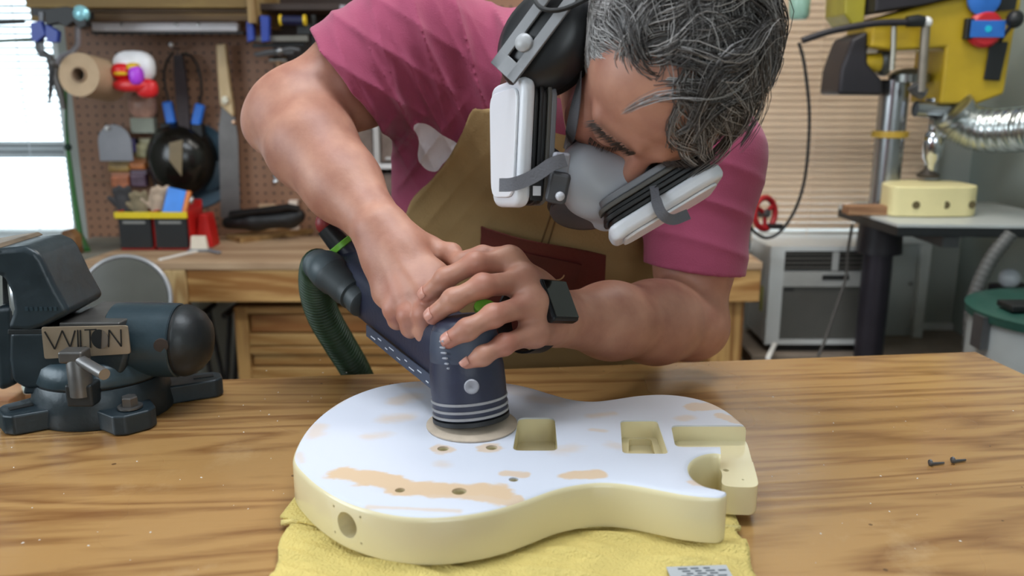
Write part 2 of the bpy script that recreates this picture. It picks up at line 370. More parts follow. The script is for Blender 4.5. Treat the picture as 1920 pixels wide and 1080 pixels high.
def slatmat(name, rgb, tr):
    m = mat(name, rgb, .45, var=.05); N, L = m.node_tree.nodes, m.node_tree.links
    t = N.new('ShaderNodeBsdfTranslucent'); t.inputs[0].default_value = (*lin(rgb), 1); a = N.new('ShaderNodeMixShader'); a.inputs[0].default_value = tr
    L.new(N['Principled BSDF'].outputs[0], a.inputs[1]); L.new(t.outputs[0], a.inputs[2]); L.new(a.outputs[0], N['Material Output'].inputs[0]); return m
m_slw, m_slt = slatmat('white_slat', (232, 236, 238), .45), slatmat('cream_slat', (236, 218, 198), .38)
glass = mat('window_glass', (235, 242, 245), .03, var=0, trans=1.0, spec=.4)
for k, (a0, a1) in enumerate(((wx0, wx1), (rx0, rx1))):
    wn = struct(MB().bb(a0, a1, YW+.01, YW+.09, wz0-.0, wz0+.03).bb(a0, a1, YW+.01, YW+.09, wz1-.03, wz1).bb(a0, a0+.03, YW+.01, YW+.09, wz0, wz1).bb(a1-.022, a1, YW+.01, YW+.09, wz0, wz1).build('window_%d' % (k+1), m_white))
    rz = at(60, 284, YW).z
    MB().bb(a0+.03, a1-.022, YW+.035, YW+.07, rz-.022, rz+.022).build('meeting_rail', mat('rail_grey', (150, 152, 152), .5), wn, bevel=.002)
    MB().bb(a0+.03, a1-.022, YW+.05, YW+.053, wz0+.03, rz-.022).build('pane', glass, wn); MB().bb(a0+.03, a1-.022, YW+.05, YW+.053, rz+.022, wz1-.03).build('pane', glass, wn)
    MB().bb(a0-.02, a1+.02 if k else a1+.004, YW-.05, YW+.01, wz0-.025, wz0).build('window_sill', m_white, wn, bevel=.003)
blind('window_blind', 'white slatted blind, glaring with daylight, left of the pegboard', wx0+.01, wx1-.006, at(60, -60, YW).z, wz0+.02, YW-.013-.01, math.radians(-14), m_slw, 3)
blind('window_blind', 'closed cream slatted blind behind the drill press', rx0+.01, rx1-.01, at(1500, -60, YW).z, wz0+.02, YW-.023, math.radians(-56), m_slt, 5)

# ================================================================== ceiling lamps that light the room
def lamp(x, y, label):
    t = thing('ceiling_light', label, 'ceiling light', (x, y, 2.47), 'ceiling strip lights')
    MB().bb(x-.62, x+.62, y-.15, y+.15, 2.475, 2.549).build('housing', m_white, t, bevel=.004)
    MB().bb(x-.6, x+.6, y-.125, y+.125, 2.455, 2.475).build('diffuser', mat('lamp_diffuser', (250, 252, 255), .4, var=0, emit=2.0), t)
lamp(-.05, .80, 'white strip light on the ceiling above the guitar bench'); lamp(.45, 1.75, 'white strip light on the ceiling above the back bench')

# ================================================================== back workbench
m_pine = wood('pine_lumber', (206, 164, 104), (158, 108, 56), .5, ring=16, axis='X', knots=True, kscale=5)
m_pinez = wood('pine_upright', (200, 156, 96), (150, 102, 54), .5, ring=16, axis='Z', knots=True, kscale=6)
m_ply = wood('dusty_plywood', (190, 160, 128), (160, 128, 98), .7, ring=6, axis='X')
ZB = .835
YBF = onz(450, 492, ZB).y
t = thing('back_workbench', 'long pine workbench with plywood top against the pegboard wall', 'workbench', (-.4, 2.4, 0))
xl, xr = onz(150, 490, ZB).x, at(1432, 470, YBF).x
MB().prism([(xl, YBF), (xr, YBF), (xr, YW-.055), (xl+.04, YW-.055)], ZB-.02, ZB).build('bench_top', m_ply, t, bevel=.002)
MB().bb(at(112, 470, 2.4).x, xl+.035, YBF+.12, YW-.056, ZB-.022, ZB-.003).build('end_shelf', mat('dusty_shelf', (120, 116, 104), .8, var=.1), t, bevel=.002)
MB().bb(at(350, 540, YBF).x, xr, YBF+.005, YBF+.045, at(450, 568, YBF).z, ZB-.021).build('front_rail', m_pine, t, bevel=.004)
MB().bb(at(285, 540, YBF).x, at(349, 540, YBF).x, YBF, YBF+.09, at(300, 571, YBF).z, ZB-.021).build('corner_block', wood('pale_block', (214, 184, 132), (180, 142, 92), .5, ring=20, axis='Z', knots=True, kscale=9), t, bevel=.003)
MB().bb(xl+.01, at(284, 540, YBF).x, YBF+.01, YBF+.05, at(300, 556, YBF).z, ZB-.021).build('front_rail', m_pine, t, bevel=.004)
for x in (xl+.1, at(1372, 600, YBF).x):
    for y in (YBF+.045, YW-.15): MB().bb(x-.045, x+.045, y, y+.05 if y > 2.4 else y+.09, 0, ZB-.0215).build('leg', m_pinez, t, bevel=.004)
MB().bb(xl+.1, at(1372, 600, YBF).x, YW-.1, YW-.06, ZB-.12, ZB-.0215).build('back_rail', m_pine, t, bevel=.003)
# cabinet under the bench: frame, recessed panels
t = thing('base_cabinet', 'honey pine cabinet with framed panels under the back workbench', 'cabinet', (-.45, 2.3, 0))
Yc = YBF+.06
def px(x, y=620): return at(x, y, Yc).x
def pz(y, x=560): return at(x, y, Yc).z
zt = min(pz(571), ZB-.135)
m_dpan = wood('cabinet_panel', (176, 126, 72), (132, 84, 42), .5, ring=10, axis='X')
m_cab = wood('cabinet_pine', (204, 166, 106), (170, 124, 68), .5, ring=12, axis='X')
MB().bb(px(445), px(1290), Yc+.02, YW-.16, .02, zt).build('carcass', m_dpan, t)
for i, (a, c) in enumerate(((571, 588), (627, 648), (650, 664), (690, 712))):
    MB().bb(px(466), px(1290), Yc-.004+.004*(i % 2), Yc+.02, pz(c), pz(a) if i else zt).build('rail', m_cab, t, bevel=.003)
MB().bb(px(441), px(466), Yc-.002, Yc+.0195, .02, zt).build('stile', m_pinez, t, bevel=.003)
for a in (900,): MB().bb(px(a), px(a+30), Yc-.006, Yc-.0045, .02, zt).build('stile', m_pinez, t, bevel=.0005)
MB().bb(px(470), px(893), Yc+.008, Yc+.0195, pz(624), pz(592)).build('drawer_front', wood('drawer_pine', (190, 140, 84), (150, 98, 50), .5, ring=9, axis='X'), t, bevel=.003)
MB().bb(px(470), px(893), Yc+.008, Yc+.0195, pz(686), pz(667)).build('drawer_front', m_cab, t, bevel=.003)
# crossed legs of a folded stand in the dark gap
t = thing('folding_stand', 'black folding stand with crossed legs in the gap behind the vise', 'stand', (at(410, 690, 2.35).x, 2.35, 0))
mk = mat('black_paint', (22, 22, 22), .5)
ax0, ax1 = at(385, 650, 2.33).x, at(436, 650, 2.33).x
for s in (0, 1):
    a, c = (ax0, ax1) if s else (ax1, ax0)
    MB().tube([(a, 2.3+.03*s, .006), (c, 2.3+.03*s, .66)], .007, 8).build('leg', mk, t); MB().tube([(a, 2.38+.03*s, .006), (c, 2.38+.03*s, .66)], .007, 8).build('leg', mk, t)
MB().tube([(ax0, 2.28, .66), (ax0, 2.43, .66)], .008, 8).build('cross_bar', mk, t); MB().tube([(ax1, 2.28, .665), (ax1, 2.43, .665)], .008, 8).build('cross_bar', mk, t)
# round grey lid leaning on the bench front
ld = at(236, 562, 2.02); nr = (Vector((0.12, -1, .22))).normalized()
t = thing('round_disc', 'round grey disc with a pale metal rim leaning behind the vise', 'disc', (ld.x, 2.0, .0))
rl = .106
MB().lathe([(rl*.05, -.004), (rl*.95, -.003), (rl*.95, .004), (rl*.5, .007), (.002, .009)], ld, nr, 48).build('disc', mat('smoky_glass', (88, 88, 82), .25, var=.06), t)
_lx, _ly, _lz = frame(nr); MB().tube([ld+_lx*(rl*math.cos(2*math.pi*k/56))+_ly*(rl*math.sin(2*math.pi*k/56)) for k in range(56)], .0055, 10, closed=True).build('rim', mat('dull_metal', (176, 176, 178), .35, .6), t)
MB().bar((ld.x, 2.06, .0), (ld.x, 2.03, ld.z-rl*.9), .05, .02).build('prop', m_pinez, t)

# ---------------- things on the back bench
def box_thing(name, label, cat, m, args, bevel=.003, group=None):
    o = MB().bb(*args).build(name, m, bevel=bevel); tag(o, label, cat, group); return o
# red caddy with two black bins
Y0 = 2.36
t = thing('tool_caddy', 'red plastic caddy with two black yellow-lipped bins on the back bench', 'caddy', (at(300, 440, Y0).x, Y0, ZB))
x0, x1, z0, z1 = rect(222, 448, 356, 396, Y0); z0 = ZB
m_red, m_yel, m_blk = mat('red_plastic', (190, 30, 26), .4), mat('yellow_plastic', (226, 200, 30), .4), mat('black_plastic', (24, 26, 28), .45)
MB().bb(x0, x1, Y0, Y0+.11, z0, z0+.012).bb(x0, x0+.006, Y0, Y0+.11, z0, z1).bb(x1-.006, x1, Y0, Y0+.11, z0, z1).bb(x0, x1, Y0+.1, Y0+.11, z0, z1+.02).bb((x0+x1)/2-.006, (x0+x1)/2+.006, Y0, Y0+.11, z0, z1).build('tray', m_red, t, bevel=.002)
for a, c in ((x0+.005, (x0+x1)/2-.005), ((x0+x1)/2+.005, x1-.005)):
    bi = MB().bb(a, c, Y0-.012, Y0-.004, z0+.008, z1-.004).bb(a, a+.004, Y0-.004, Y0+.09, z0+.013, z1-.004).bb(c-.004, c, Y0-.004, Y0+.09, z0+.013, z1-.004).build('bin', m_blk, t, bevel=.002)
    MB().bb(a-.006, c+.006, Y0-.02, Y0-.0125, z1-.018, z1+.0).build('lip', m_yel, bi, bevel=.002)
    MB().bb(a+.014, c-.014, Y0-.0135, Y0-.0122, z1-.033, z1-.026).build('label_strip', mat('label_grey', (140, 140, 136), .5), bi)
xr0 = at(353, 430, Y0).x
o = MB().prism([(xr0, z0), (xr0+.052, z0), (xr0+.04, z0+.095), (xr0+.018, z0+.095)], 0, .06, basis((1, 0, 0), (0, 0, 1), (0, -1, 0), (0, Y0+.1, 0))).build('red_holder', m_red, bevel=.003)
tag(o, 'red tapered plastic holder standing at the right of the caddy', 'holder')
def glove(pxy, lab, m, seedv, lean):
    p = at(*pxy, Y0+.05); P = []
    P += [rc(p+Vector((0, 0, -.05)), p+Vector((.01*lean, 0, .0)), .019, .02)]
    for i in range(4): P += [rc(p+Vector((-.016+.011*i, 0, 0)), p+Vector((-.016+.013*i+.02*lean, -.012, .032+.006*(i % 2))), .0085, .0075, .006)]
    P += [rc(p+Vector((-.018, 0, -.015)), p+Vector((-.036, -.01, .008)), .009, .0075, .006)]
    v, q = sdf_mesh(P, p-Vector((.09, .07, .1)), p+Vector((.09, .07, .1)), .003); tag(big_mesh('work_glove', v, q, m), lab, 'glove', 'work gloves in the caddy')
glove((293, 376), 'pale knitted work glove sticking up from the caddy middle', mat('pale_glove', (196, 172, 150), .9), 1, .8)
glove((266, 386), 'olive-grey work glove slumped left of the pale one', mat('olive_glove', (140, 126, 100), .9), 2, -.3)
glove((233, 376), 'dark grey work glove at the left end of the caddy', mat('dark_glove', (66, 64, 66), .9), 3, -.1)
p = at(333, 380, Y0+.02); t = thing('abrasive_pack', 'blue abrasive pack with an orange edge standing in the caddy', 'pack', p-Vector((0, 0, .05)))
Mx = Matrix.Translation(p) @ Matrix.Rotation(.22, 4, 'Y') @ Matrix.Rotation(-.25, 4, 'X')
MB().box((-.008, 0, 0), (.052, .012, .075), Mx).build('wrapper', mat('blue_wrap', (62, 140, 236), .35), t, bevel=.002); MB().box((.0245, 0, 0), (.0125, .0125, .078), Mx).build('edge_strip', mat('orange_wrap', (224, 130, 60), .4), t, bevel=.002)
MB().ball((.036, 0, .015), (.006, .006, .012), 12, Mx).build('tab', mat('silver', (190, 190, 190), .3, .9), t)
# lid, brush, stick, black pouch, board
p = onz(264, 450, ZB); tag(MB().lathe([(.028, 0), (.032, .002), (.033, .012), (.030, .0145), (.001, .0145)], p, (0, 0, 1), 32).build('jar_lid', mat('white_plastic', (236, 236, 238), .35, var=.03), smooth=50), 'round white plastic jar lid on the plywood in front of the caddy', 'lid')
a, c = onz(300, 489, ZB), onz(372, 472, ZB); tag(MB().bar(a+Vector((0, 0, .003)), c+Vector((0, 0, .003)), .012, .005).build('paper_strip', mat('white_paper', (234, 230, 224), .7, var=.03), bevel=.001), 'thin white strip lying on the bench edge left of the brush', 'strip')
p = onz(370, 474, ZB); t = thing('glue_brush', 'white flat brush with a grey handle lying on the back bench', 'brush', p)
MB().box((0, .02, .022), (.05, .016, .044), Matrix.Translation(p), taper=.78).build('bristles', mat('cream_bristle', (226, 214, 196), .8, bump=.6, bscale=300), t, bevel=.002)
MB().bb(p.x-.03, p.x+.03, p.y+.006, p.y+.034, p.z, p.z+.008).build('ferrule', mat('grey_ferrule', (130, 132, 138), .4, .5), t, bevel=.002)
MB().bar(p+Vector((.028, .012, .005)), onz(412, 477, ZB)+Vector((0, 0, .005)), .014, .006).build('handle', mat('grey_handle', (120, 122, 128), .5), t, bevel=.002)
a, c = onz(434, 455, ZB), onz(610, 432, ZB)
o = MB().bar(a+Vector((0, .02, .0085)), c+Vector((0, .02, .0085)), .09, .016).build('board_offcut', wood('offcut', (180, 146, 96), (140, 104, 60), .6, ring=18, axis='X')); tag(o, 'narrow pine board under the black pouch', 'board')
p0 = at(425, 418, a.y+.03); 
def pouch():
    P = [rc(at(428, 418, a.y+.04), at(480, 414, a.y+.035), .018, .028, .02), rc(at(480, 414, a.y+.035), at(545, 409, a.y+.03), .028, .027, .02), rc(at(545, 410, a.y+.03), at(560, 404, a.y+.03), .026, .02, .02)]
    v, q = sdf_mesh(P, at(400, 450, a.y-.05)-Vector((0, .06, .03)), at(600, 380, a.y+.12)+Vector((.02, .04, .02)), .003)
    v[:, 2] = np.maximum(v[:, 2], ZB+.0175); return v, q
t = thing('tool_pouch', 'limp black leather tool pouch on the pine board', 'pouch', (p0.x+.06, a.y+.03, ZB+.018)); v, q = pouch(); big_mesh('pouch_body', v, q, mat('black_leather', (20, 18, 18), .5, bump=.4, bscale=80), t)
MB().strap([at(430, 402, a.y+.01), at(480, 396, a.y+.0), at(540, 388, a.y+.0), at(562, 392, a.y+.01)], Vector((0, -.6, .8)), .02, .004).build('flap', mat('black_leather', (20, 18, 18)), t)
for i, (x, y, w_, h_, lab) in enumerate(((500, 390, .05, .022, 'small pale wood block behind the black pouch'), (549, 385, .026, .03, 'small white wood scrap standing at the pouch end'))):
    p = at(x, y, a.y+.14); zb = ZB; tag(MB().bb(p.x-w_/2, p.x+w_/2, p.y, p.y+.04, zb, p.z+h_/2).build('wood_block', mat('pale_scrap%d' % i, ((196, 164, 130), (232, 214, 198))[i], .7), bevel=.002), lab, 'block')
p = onz(137, 474, ZB); p.z = ZB; tag(MB().prism([(-.02, 0), (.022, 0), (.02, .05), (.004, .07), (-.016, .066), (-.022, .04)], -.02, .02, basis((1, 0, 0), (0, 0, 1), (0, -1, 0), (p.x, p.y, ZB-.0025))).build('wood_block', wood('brown_block', (150, 112, 72), (104, 70, 40), .6, ring=20), bevel=.004), 'small brown wood block at the bench end beside the green pole', 'block')
# bench end under that block (dusty grey shelf behind the bench corner)
x0, x1, _, _ = rect(120, 470, 235, 440, 2.5)
# green cord / pole from the clamp to the bench
gp = [at(123, 150, 2.52), at(124, 230, 2.52), at(128, 285, 2.51), at(139, 370, 2.5), at(150, 440, 2.48), onz(163, 470, ZB)]
t = thing('green_rod', 'thin green rod leaning against the window edge', 'rod', gp[-1]); MB().tube(gp, [.004, .004, .006, .0075, .009, .0095], 10).build('rod', mat('green_rod', (44, 104, 44), .5), t)
MB().ball(at(127, 276, 2.51), .011, 12).build('knot', mat('dark_green', (16, 44, 30), .6), t)
# ================================================================== pegboard tools and shelf
YH = YP-.035
t = thing('wall_shelf', 'olive-yellow wooden shelf box above the pegboard', 'shelf', (at(250, 38, 2.4).x, 2.45, at(250, 38, 2.4).z))
m_ol = wood('olive_plank', (150, 124, 66), (120, 94, 46), .6, ring=7, axis='X'); m_old = wood('brown_plank', (112, 84, 44), (84, 60, 32), .6, ring=7, axis='X')
x0, x1, z0, z1 = rect(42, 38, 468, -110, 2.38); zm = at(250, 15, 2.38).z
MB().bb(x0, x1, 2.38, 2.40, zm, z1).build('front_board', m_ol, t, bevel=.003)
MB().bb(x0+.02, x1-.01, 2.40, YP-.001, z0, z0+.02).build('bottom_board', m_old, t, bevel=.002)
MB().bb(x0, x0+.02, 2.40, YP-.001, z0, z1).build('end_board', m_ol, t); MB().bb(x1-.009, x1+.012, 2.37, YP-.001, at(470, 44, 2.38).z, z1).build('end_board', wood('end_pine', (176, 150, 104), (140, 110, 66), .6, ring=12, axis='Z'), t, bevel=.002)
MB().bb(x0+.02, x1-.01, 2.40, 2.425, z0+.021, zm).build('lower_rail', m_old, t, bevel=.002)
x0, x1, z0, z1 = rect(172, 59, 447, 36, 2.46)
t = thing('white_batten', 'long white metal batten hanging under the shelf', 'batten', ((x0+x1)/2, 2.47, z0))
MB().bb(x0, x1, 2.455, 2.485, z0, z1).build('channel', mat('white_enamel', (232, 228, 232), .35, var=.05), t, bevel=.006)
MB().bb(x0-.004, x1+.012, 2.46, 2.48, z0-.006, z0-.0005).build('lower_lip', mk, t)
for xx in (228, 330, 372): q = at(xx, 46, 2.452); MB().lathe([(.005, 0), (.004, .003), (.001, .004)], q+Vector((0, .003, 0)), (0, -1, 0), 12).build('screw', mat('bright_screw', (220, 220, 220), .2, .8), t)
# dark open shelf to the right
t = thing('dark_wall_shelf', 'dark open wooden wall shelf behind the pink sleeve', 'shelf', (at(600, 90, 2.5).x, 2.5, at(600, 90, 2.5).z))
md = mat('dark_wood', (50, 34, 26), .6, var=.2, scale=10)
x0, x1, z0, z1 = rect(484, 25, 735, -110, 2.52); MB().bb(x0, x1, 2.42, YP-.001, z0, z0+.018).build('board', md, t, bevel=.002); MB().bb(x0, x1, YP-.012, YP-.0005, z0-.16, z0-.001).build('back_board', md, t); MB().bb(x1, x1+.018, 2.42, YP-.001, z0-.16, z1).build('end_board', md, t); MB().bb(x0, x1, YP-.013, YP-.001, z0+.0185, z1).build('back_board', md, t)

m_blue = mat('clamp_blue', (38, 62, 150), .4); m_stl = mat('steel', (150, 150, 152), .32, .85, var=.1); m_gun = mat('gun_grey', (96, 96, 98), .45, .5, var=.15)
def clampt(name, lab, bars, jaws, extra=None):
    p = bars[0][0]; t = thing(name, lab, 'clamp', p)
    for a, c, w, tk, mm in bars: MB().bar(a, c, w, tk, up=(0, 1, 0)).build('bar', mm, t, bevel=.001)
    for pts, th, mm in jaws:
        y = pts[0][2]; MB().prism([XZ(x, z, y) for x, z, _ in pts], 0, th, basis((1, 0, 0), (0, 0, 1), (0, -1, 0), (0, y, 0))).build('jaw', mm, t, bevel=.002)
    return t
# cluster of clamps at the shelf's left end
Yk = 2.33
t = clampt('bar_clamp', 'blue bar clamp hanging at the left end of the shelf', [(at(78, 22, Yk), at(78, 108, Yk), .012, .006, m_gun)],
  [([(64, 44, Yk), (84, 40, Yk), (92, 66, Yk), (76, 80, Yk), (66, 76, Yk)], .02, m_blue), ([(92, 46, Yk), (104, 52, Yk), (116, 60, Yk), (114, 80, Yk), (96, 80, Yk), (92, 66, Yk)], .02, m_blue)])
MB().tube([at(70, 80, Yk), at(72, 95, Yk), at(85, 104, Yk), at(98, 108, Yk)], .007, 8).build('trigger', m_gun, t)
t = clampt('spring_clamp', 'black spring clamp with a round glassy pivot above the paper roll', [(at(60, 22, Yk+.02), at(175, 30, Yk+.02), .02, .01, mk)],
  [([(95, 18, Yk+.01), (135, 14, Yk+.01), (170, 22, Yk+.01), (172, 50, Yk+.01), (160, 56, Yk+.01), (148, 42, Yk+.01), (134, 52, Yk+.01), (120, 44, Yk+.01), (96, 50, Yk+.01)], .03, mk)])
q = at(149, 26, Yk-.02); MB().lathe([(.022, 0), (.022, .008), (.014, .014), (.001, .016)], q+Vector((0, .012, 0)), (0, -1, 0), 24).build('pivot', mat('glassy_cap', (150, 210, 220), .15, .3), t)
t = thing('pipe_clamp', 'grey forked metal clamp arm hanging in front of the window', 'clamp', at(100, 160, 2.4))
mg2 = mat('dull_grey', (120, 116, 114), .45, .5)
MB().tube([at(146, 48, 2.4), at(146, 84, 2.4), at(136, 98, 2.4), at(116, 106, 2.4), at(106, 120, 2.4)], .008, 8).build('arm', mat('pale_grey', (164, 160, 166), .4, .5), t)
MB().tube([at(70, 78, 2.4), at(74, 94, 2.4), at(92, 106, 2.4), at(97, 130, 2.4), at(95, 170, 2.4), at(92, 194, 2.4)], [.007, .008, .009, .008, .006, .003], 8).build('arm', mat('dark_grey_arm', (74, 74, 76), .45, .4), t)
MB().tube([at(104, 112, 2.41), at(102, 140, 2.41), at(112, 170, 2.41), at(120, 205, 2.41)], [.01, .012, .011, .006], 8).build('arm', mg2, t)
MB().ball(at(101, 118, 2.4), .013, 12).build('joint', mg2, t)
tag(MB().bar(at(-20, 43, 2.5), at(46, 40, 2.5), .012, .012).build('dark_rod', mk, bevel=.002), 'short black rod crossing the top of the bright window', 'rod')
tag(MB().bar(at(-20, 78, 2.52), at(72, 73, 2.52), .014, .01).build('green_rail', mat('rail_green', (74, 98, 84), .5), bevel=.002), 'thin grey-green rail across the bright window', 'rail')
# paper roll on its side
a, c = at(148, 140, 2.36), at(204, 152, 2.50); ax = (c-a).normalized()
t = thing('paper_roll', 'roll of brown kraft paper sticking out from the pegboard', 'roll', (a+c)/2)
rr_ = .058; mkr = mat('kraft_paper', (196, 168, 136), .75, var=.06, scale=30)
n = 40; b = MB(); xx, yy, zz = frame(ax); L = (c-a).length; vs, fs = [], []
for r, h in ((.021, .002), (rr_, 0), (rr_, L), (.021, L)):
    for i in range(n): an = 2*math.pi*i/n; vs.append(a+xx*(r*math.cos(an))+yy*(r*math.sin(an))+zz*h)
for j in range(4):
    for i in range(n): qn = (i+1) % n; jn = (j+1) % 4; fs.append((j*n+i, j*n+qn, jn*n+qn, jn*n+i))
b.add(vs, fs).build('paper', mkr, t)
vs, fs = [], []
for r, h in ((.017, -.004), (.0205, -.004), (.0205, L), (.017, L)):
    for i in range(n): an = 2*math.pi*i/n; vs.append(a+xx*(r*math.cos(an))+yy*(r*math.sin(an))+zz*h)
for j in range(4):
    for i in range(n): qn = (i+1) % n; jn = (j+1) % 4; fs.append((j*n+i, j*n+qn, jn*n+qn, jn*n+i))
MB().add(vs, fs).build('core', mat('core_card', (150, 124, 100), .8), t)
MB().cyl(a+ax*.03, c+ax*.1, .012).build('peg', mk, t)
# bag of sponges
t = thing('sponge_bag', 'red, yellow and purple plastic packet with a white top on a peg', 'packet', at(250, 180, YH))
def blob(c, r, name, m, k=2.6):
    b = MB().ball((0, 0, 0), r, 20); vs = []
    for v in b.v:
        f = lambda u, R: math.copysign(abs(u/R)**(2/k), u)*R
        vs.append(c+Vector((f(v.x, r[0]), f(v.y, r[1]), f(v.z, r[2]))))
    b.v = vs; return b.build(name, m, t)
Yb = YH-.17
blob(at(252, 126, Yb+.02), (.058, .03, .045), 'white_top', mat('white_bag', (238, 238, 242), .35, bump=.5, bscale=30))
blob(at(228, 134, Yb-.01), (.026, .02, .022), 'red_panel', mat('red_print', (226, 24, 30), .35)); blob(at(250, 126, Yb-.015), (.017, .018, .012), 'yellow_panel', mat('yellow_print', (230, 184, 20), .35)); blob(at(227, 138, Yb-.022), (.02, .012, .006), 'yellow_panel', mat('yellow_print', (230, 184, 20)))
blob(at(256, 142, Yb-.02), (.019, .02, .026), 'purple_panel', mat('purple_print', (190, 70, 232), .35)); blob(at(246, 160, Yb-.01), (.05, .02, .018), 'red_panel', mat('red_print2', (222, 40, 44), .35)); blob(at(276, 166, Yb-.005), (.03, .018, .026), 'red_panel', mat('red_print2', (222, 40, 44)))
t = thing('parts_bag', 'pinkish clear bag of small parts hanging under the bright packet', 'bag', at(268, 220, YH))
blob(at(268, 197, YH), (.042, .022, .042), 'bag', mat('pinkish_bag', (196, 150, 132), .3, var=.25, scale=40, bump=.5, bscale=50)); MB().box((0, 0, 0), (.07, .03, .045), Matrix.Translation(at(270, 235, YH))).build('card', mat('grey_card', (160, 164, 150), .7), t, bevel=.002)
# ear defenders with blue clips and a leather belt on one hook
t = thing('tool_belt', 'dark looped tool belt with two bright blue grips on a pegboard hook', 'belt', at(345, 250, YH))
mbd = mat('dark_strap', (60, 48, 50), .6, var=.2, scale=60)
MB().tube([at(x, y, YH) for x, y in ((325, 97), (312, 115), (307, 138), (310, 165), (316, 188), (318, 198))], .0035, 8).build('band', mk, t)
MB().tube([at(x, y, YH) for x, y in ((340, 101), (358, 104), (370, 122), (377, 150), (378, 175), (373, 196))], .0035, 8).build('band', mk, t)
MB().strap([at(336, 104, YH), at(339, 140, YH-.008), at(343, 180, YH-.01), at(346, 222, YH-.01), at(349, 252, YH-.01)], Vector((0, -1, 0)), [.026, .034, .036, .034, .03], .01).build('strap', mbd, t)
MB().tube([at(x, y, YH-.012) for x, y in ((338, 250), (341, 262), (360, 262), (362, 248))], .004, 8).build('buckle', mat('buckle', (170, 168, 172), .3, .8), t)
for pts in (((313, 190), (322, 232)), ((376, 195), (367, 236))): MB().bar(at(*pts[0], YH-.005), at(*pts[1], YH-.005), .03, .018, up=(0, 1, 0)).build('grip', mat('bright_blue', (40, 120, 226), .35), t, bevel=.006)
for x, y in ((372, 245), (314, 243)): MB().box((0, 0, 0), (.035, .03, .04), Matrix.Translation(at(x, y, YH))).build('clip', mk, t, bevel=.004)
hk = at(323, 90, YH-.02); MB().tube([hk+Vector((0, .055, 0)), hk, hk+Vector((0, -.006, .008))], .003, 8).build('hook', m_stl, t); MB().ball(hk+Vector((0, -.006, .009)), .007, 12).build('hook_glint', mat('glint_knob_white', (240, 240, 240), .3), t)  # white ball stands in for the glint on the belt hook
# face shield / round dark helmet with a tan reflection painted on as a thin sheet
t = thing('face_shield', 'round dark face shield with a teal rim hanging on the pegboard', 'face shield', at(345, 380, YH))
cs = at(338, 300, YH-.0); 
MB().lathe([(.115, .03), (.112, 0), (.1, -.03), (.07, -.058), (.03, -.07), (.002, -.072)], cs, (0, 1, .0), 40, sx=.92).build('visor', mat('smoked_visor', (24, 22, 18), .22, var=.2), t)
MB().lathe([(.11, .031), (.13, .028), (.135, .036), (.12, .045)], cs+Vector((.022, .0, -.02)), (0, 1, 0), 40).build('rim', mat('teal_rim', (58, 84, 100), .4), t)
MB().prism([XZ(318, 268, YH-.07), XZ(343, 262, YH-.07), XZ(341, 330, YH-.07), XZ(318, 300, YH-.07)], 0, .004, basis((1, 0, 0), (0, 0, 1), (0, -1, 0), (0, YH-.07, 0))).build('tan_reflection', mat('tan_reflection', (132, 114, 84), .35), t)
tag(MB().lathe([(.001, -.012), (.045, -.012), (.052, -.004), (.05, .006), (.03, .012), (.001, .013)], at(390, 326, YH+.02), (.1, -1, 0), 30).build('blue_disc', mat('teal_disc', (46, 66, 78), .45)), 'dark teal disc peeking out right of the face shield', 'disc')
# clear scoop, parts packets
t = thing('clear_scraper', 'translucent grey plastic scraper with a rounded top', 'scraper', at(216, 300, YH-.02))
x0, x1, z0, z1 = rect(185, 302, 248, 233, YH-.03); pts = [(x0, z0), (x1, z0)]+[((x0+x1)/2+(x1-x0)/2*math.cos(math.pi*k/12), z0+(z1-z0)*.5+(z1-z0)*.5*math.sin(math.pi*k/12)) for k in range(13)]
MB().prism(pts, 0, .006, basis((1, 0, 0), (0, 0, 1), (0, -1, 0), (0, YH-.03, 0))).build('blade', mat('grey_plastic', (140, 140, 146), .25, var=.08), t, bevel=.002)
q = at(201, 240, YH-.04); MB().tube([q+Vector((0, .08, 0)), q+Vector((0, .0, 0))], .003, 8).build('hook', m_stl, t); MB().ball(q, .008, 12).build('hook_glint', mat('glint_knob_white', (240, 240, 240)), t)  # the white bead is a painted highlight at the hook end
for i, (x0_, y0_, x1_, y1_, cc, lab) in enumerate(((255, 262, 300, 296, (146, 138, 100), 'olive cardboard packet behind the clear scraper'), (205, 300, 245, 322, (150, 118, 60), 'small amber packet under the clear scraper'), (244, 296, 275, 318, (176, 104, 50), 'small rust-orange packet right of the amber one'), (210, 322, 244, 352, (170, 100, 66), 'clear packet of orange parts above the caddy'), (246, 318, 276, 350, (96, 74, 90), 'purplish packet of parts above the gloves'), (246, 262, 262, 286, (84, 76, 130), 'narrow violet packet edge beside the scraper'))):
    x0, x1, z0, z1 = rect(x0_, y0_, x1_, y1_, YH); t = thing('parts_packet', lab, 'packet', ((x0+x1)/2, YH, z0), 'parts packets on the pegboard')
    MB().bb(x0, x1, YH-.012, YH+.012, z0, z1-.012).build('pouch', mat('packet%d' % i, cc, .3, var=.35, scale=60, bump=.5, bscale=60), t, bevel=.006, seg=3); MB().bb(x0, x1, YH-.002, YH+.002, z1-.0125, z1+.004).build('header', mat('header%d' % i, [int(v*.8+40) for v in cc], .5), t)
pc = [at(154, 324, YH), at(175, 337, YH+.01), at(205, 340, YH+.01)]; tag(MB().tube(spline(pc, 5), .0028, 6).build('wire_hook', mat('tan_wire', (140, 112, 90), .5)), 'thin bent tan wire left of the packets', 'wire')
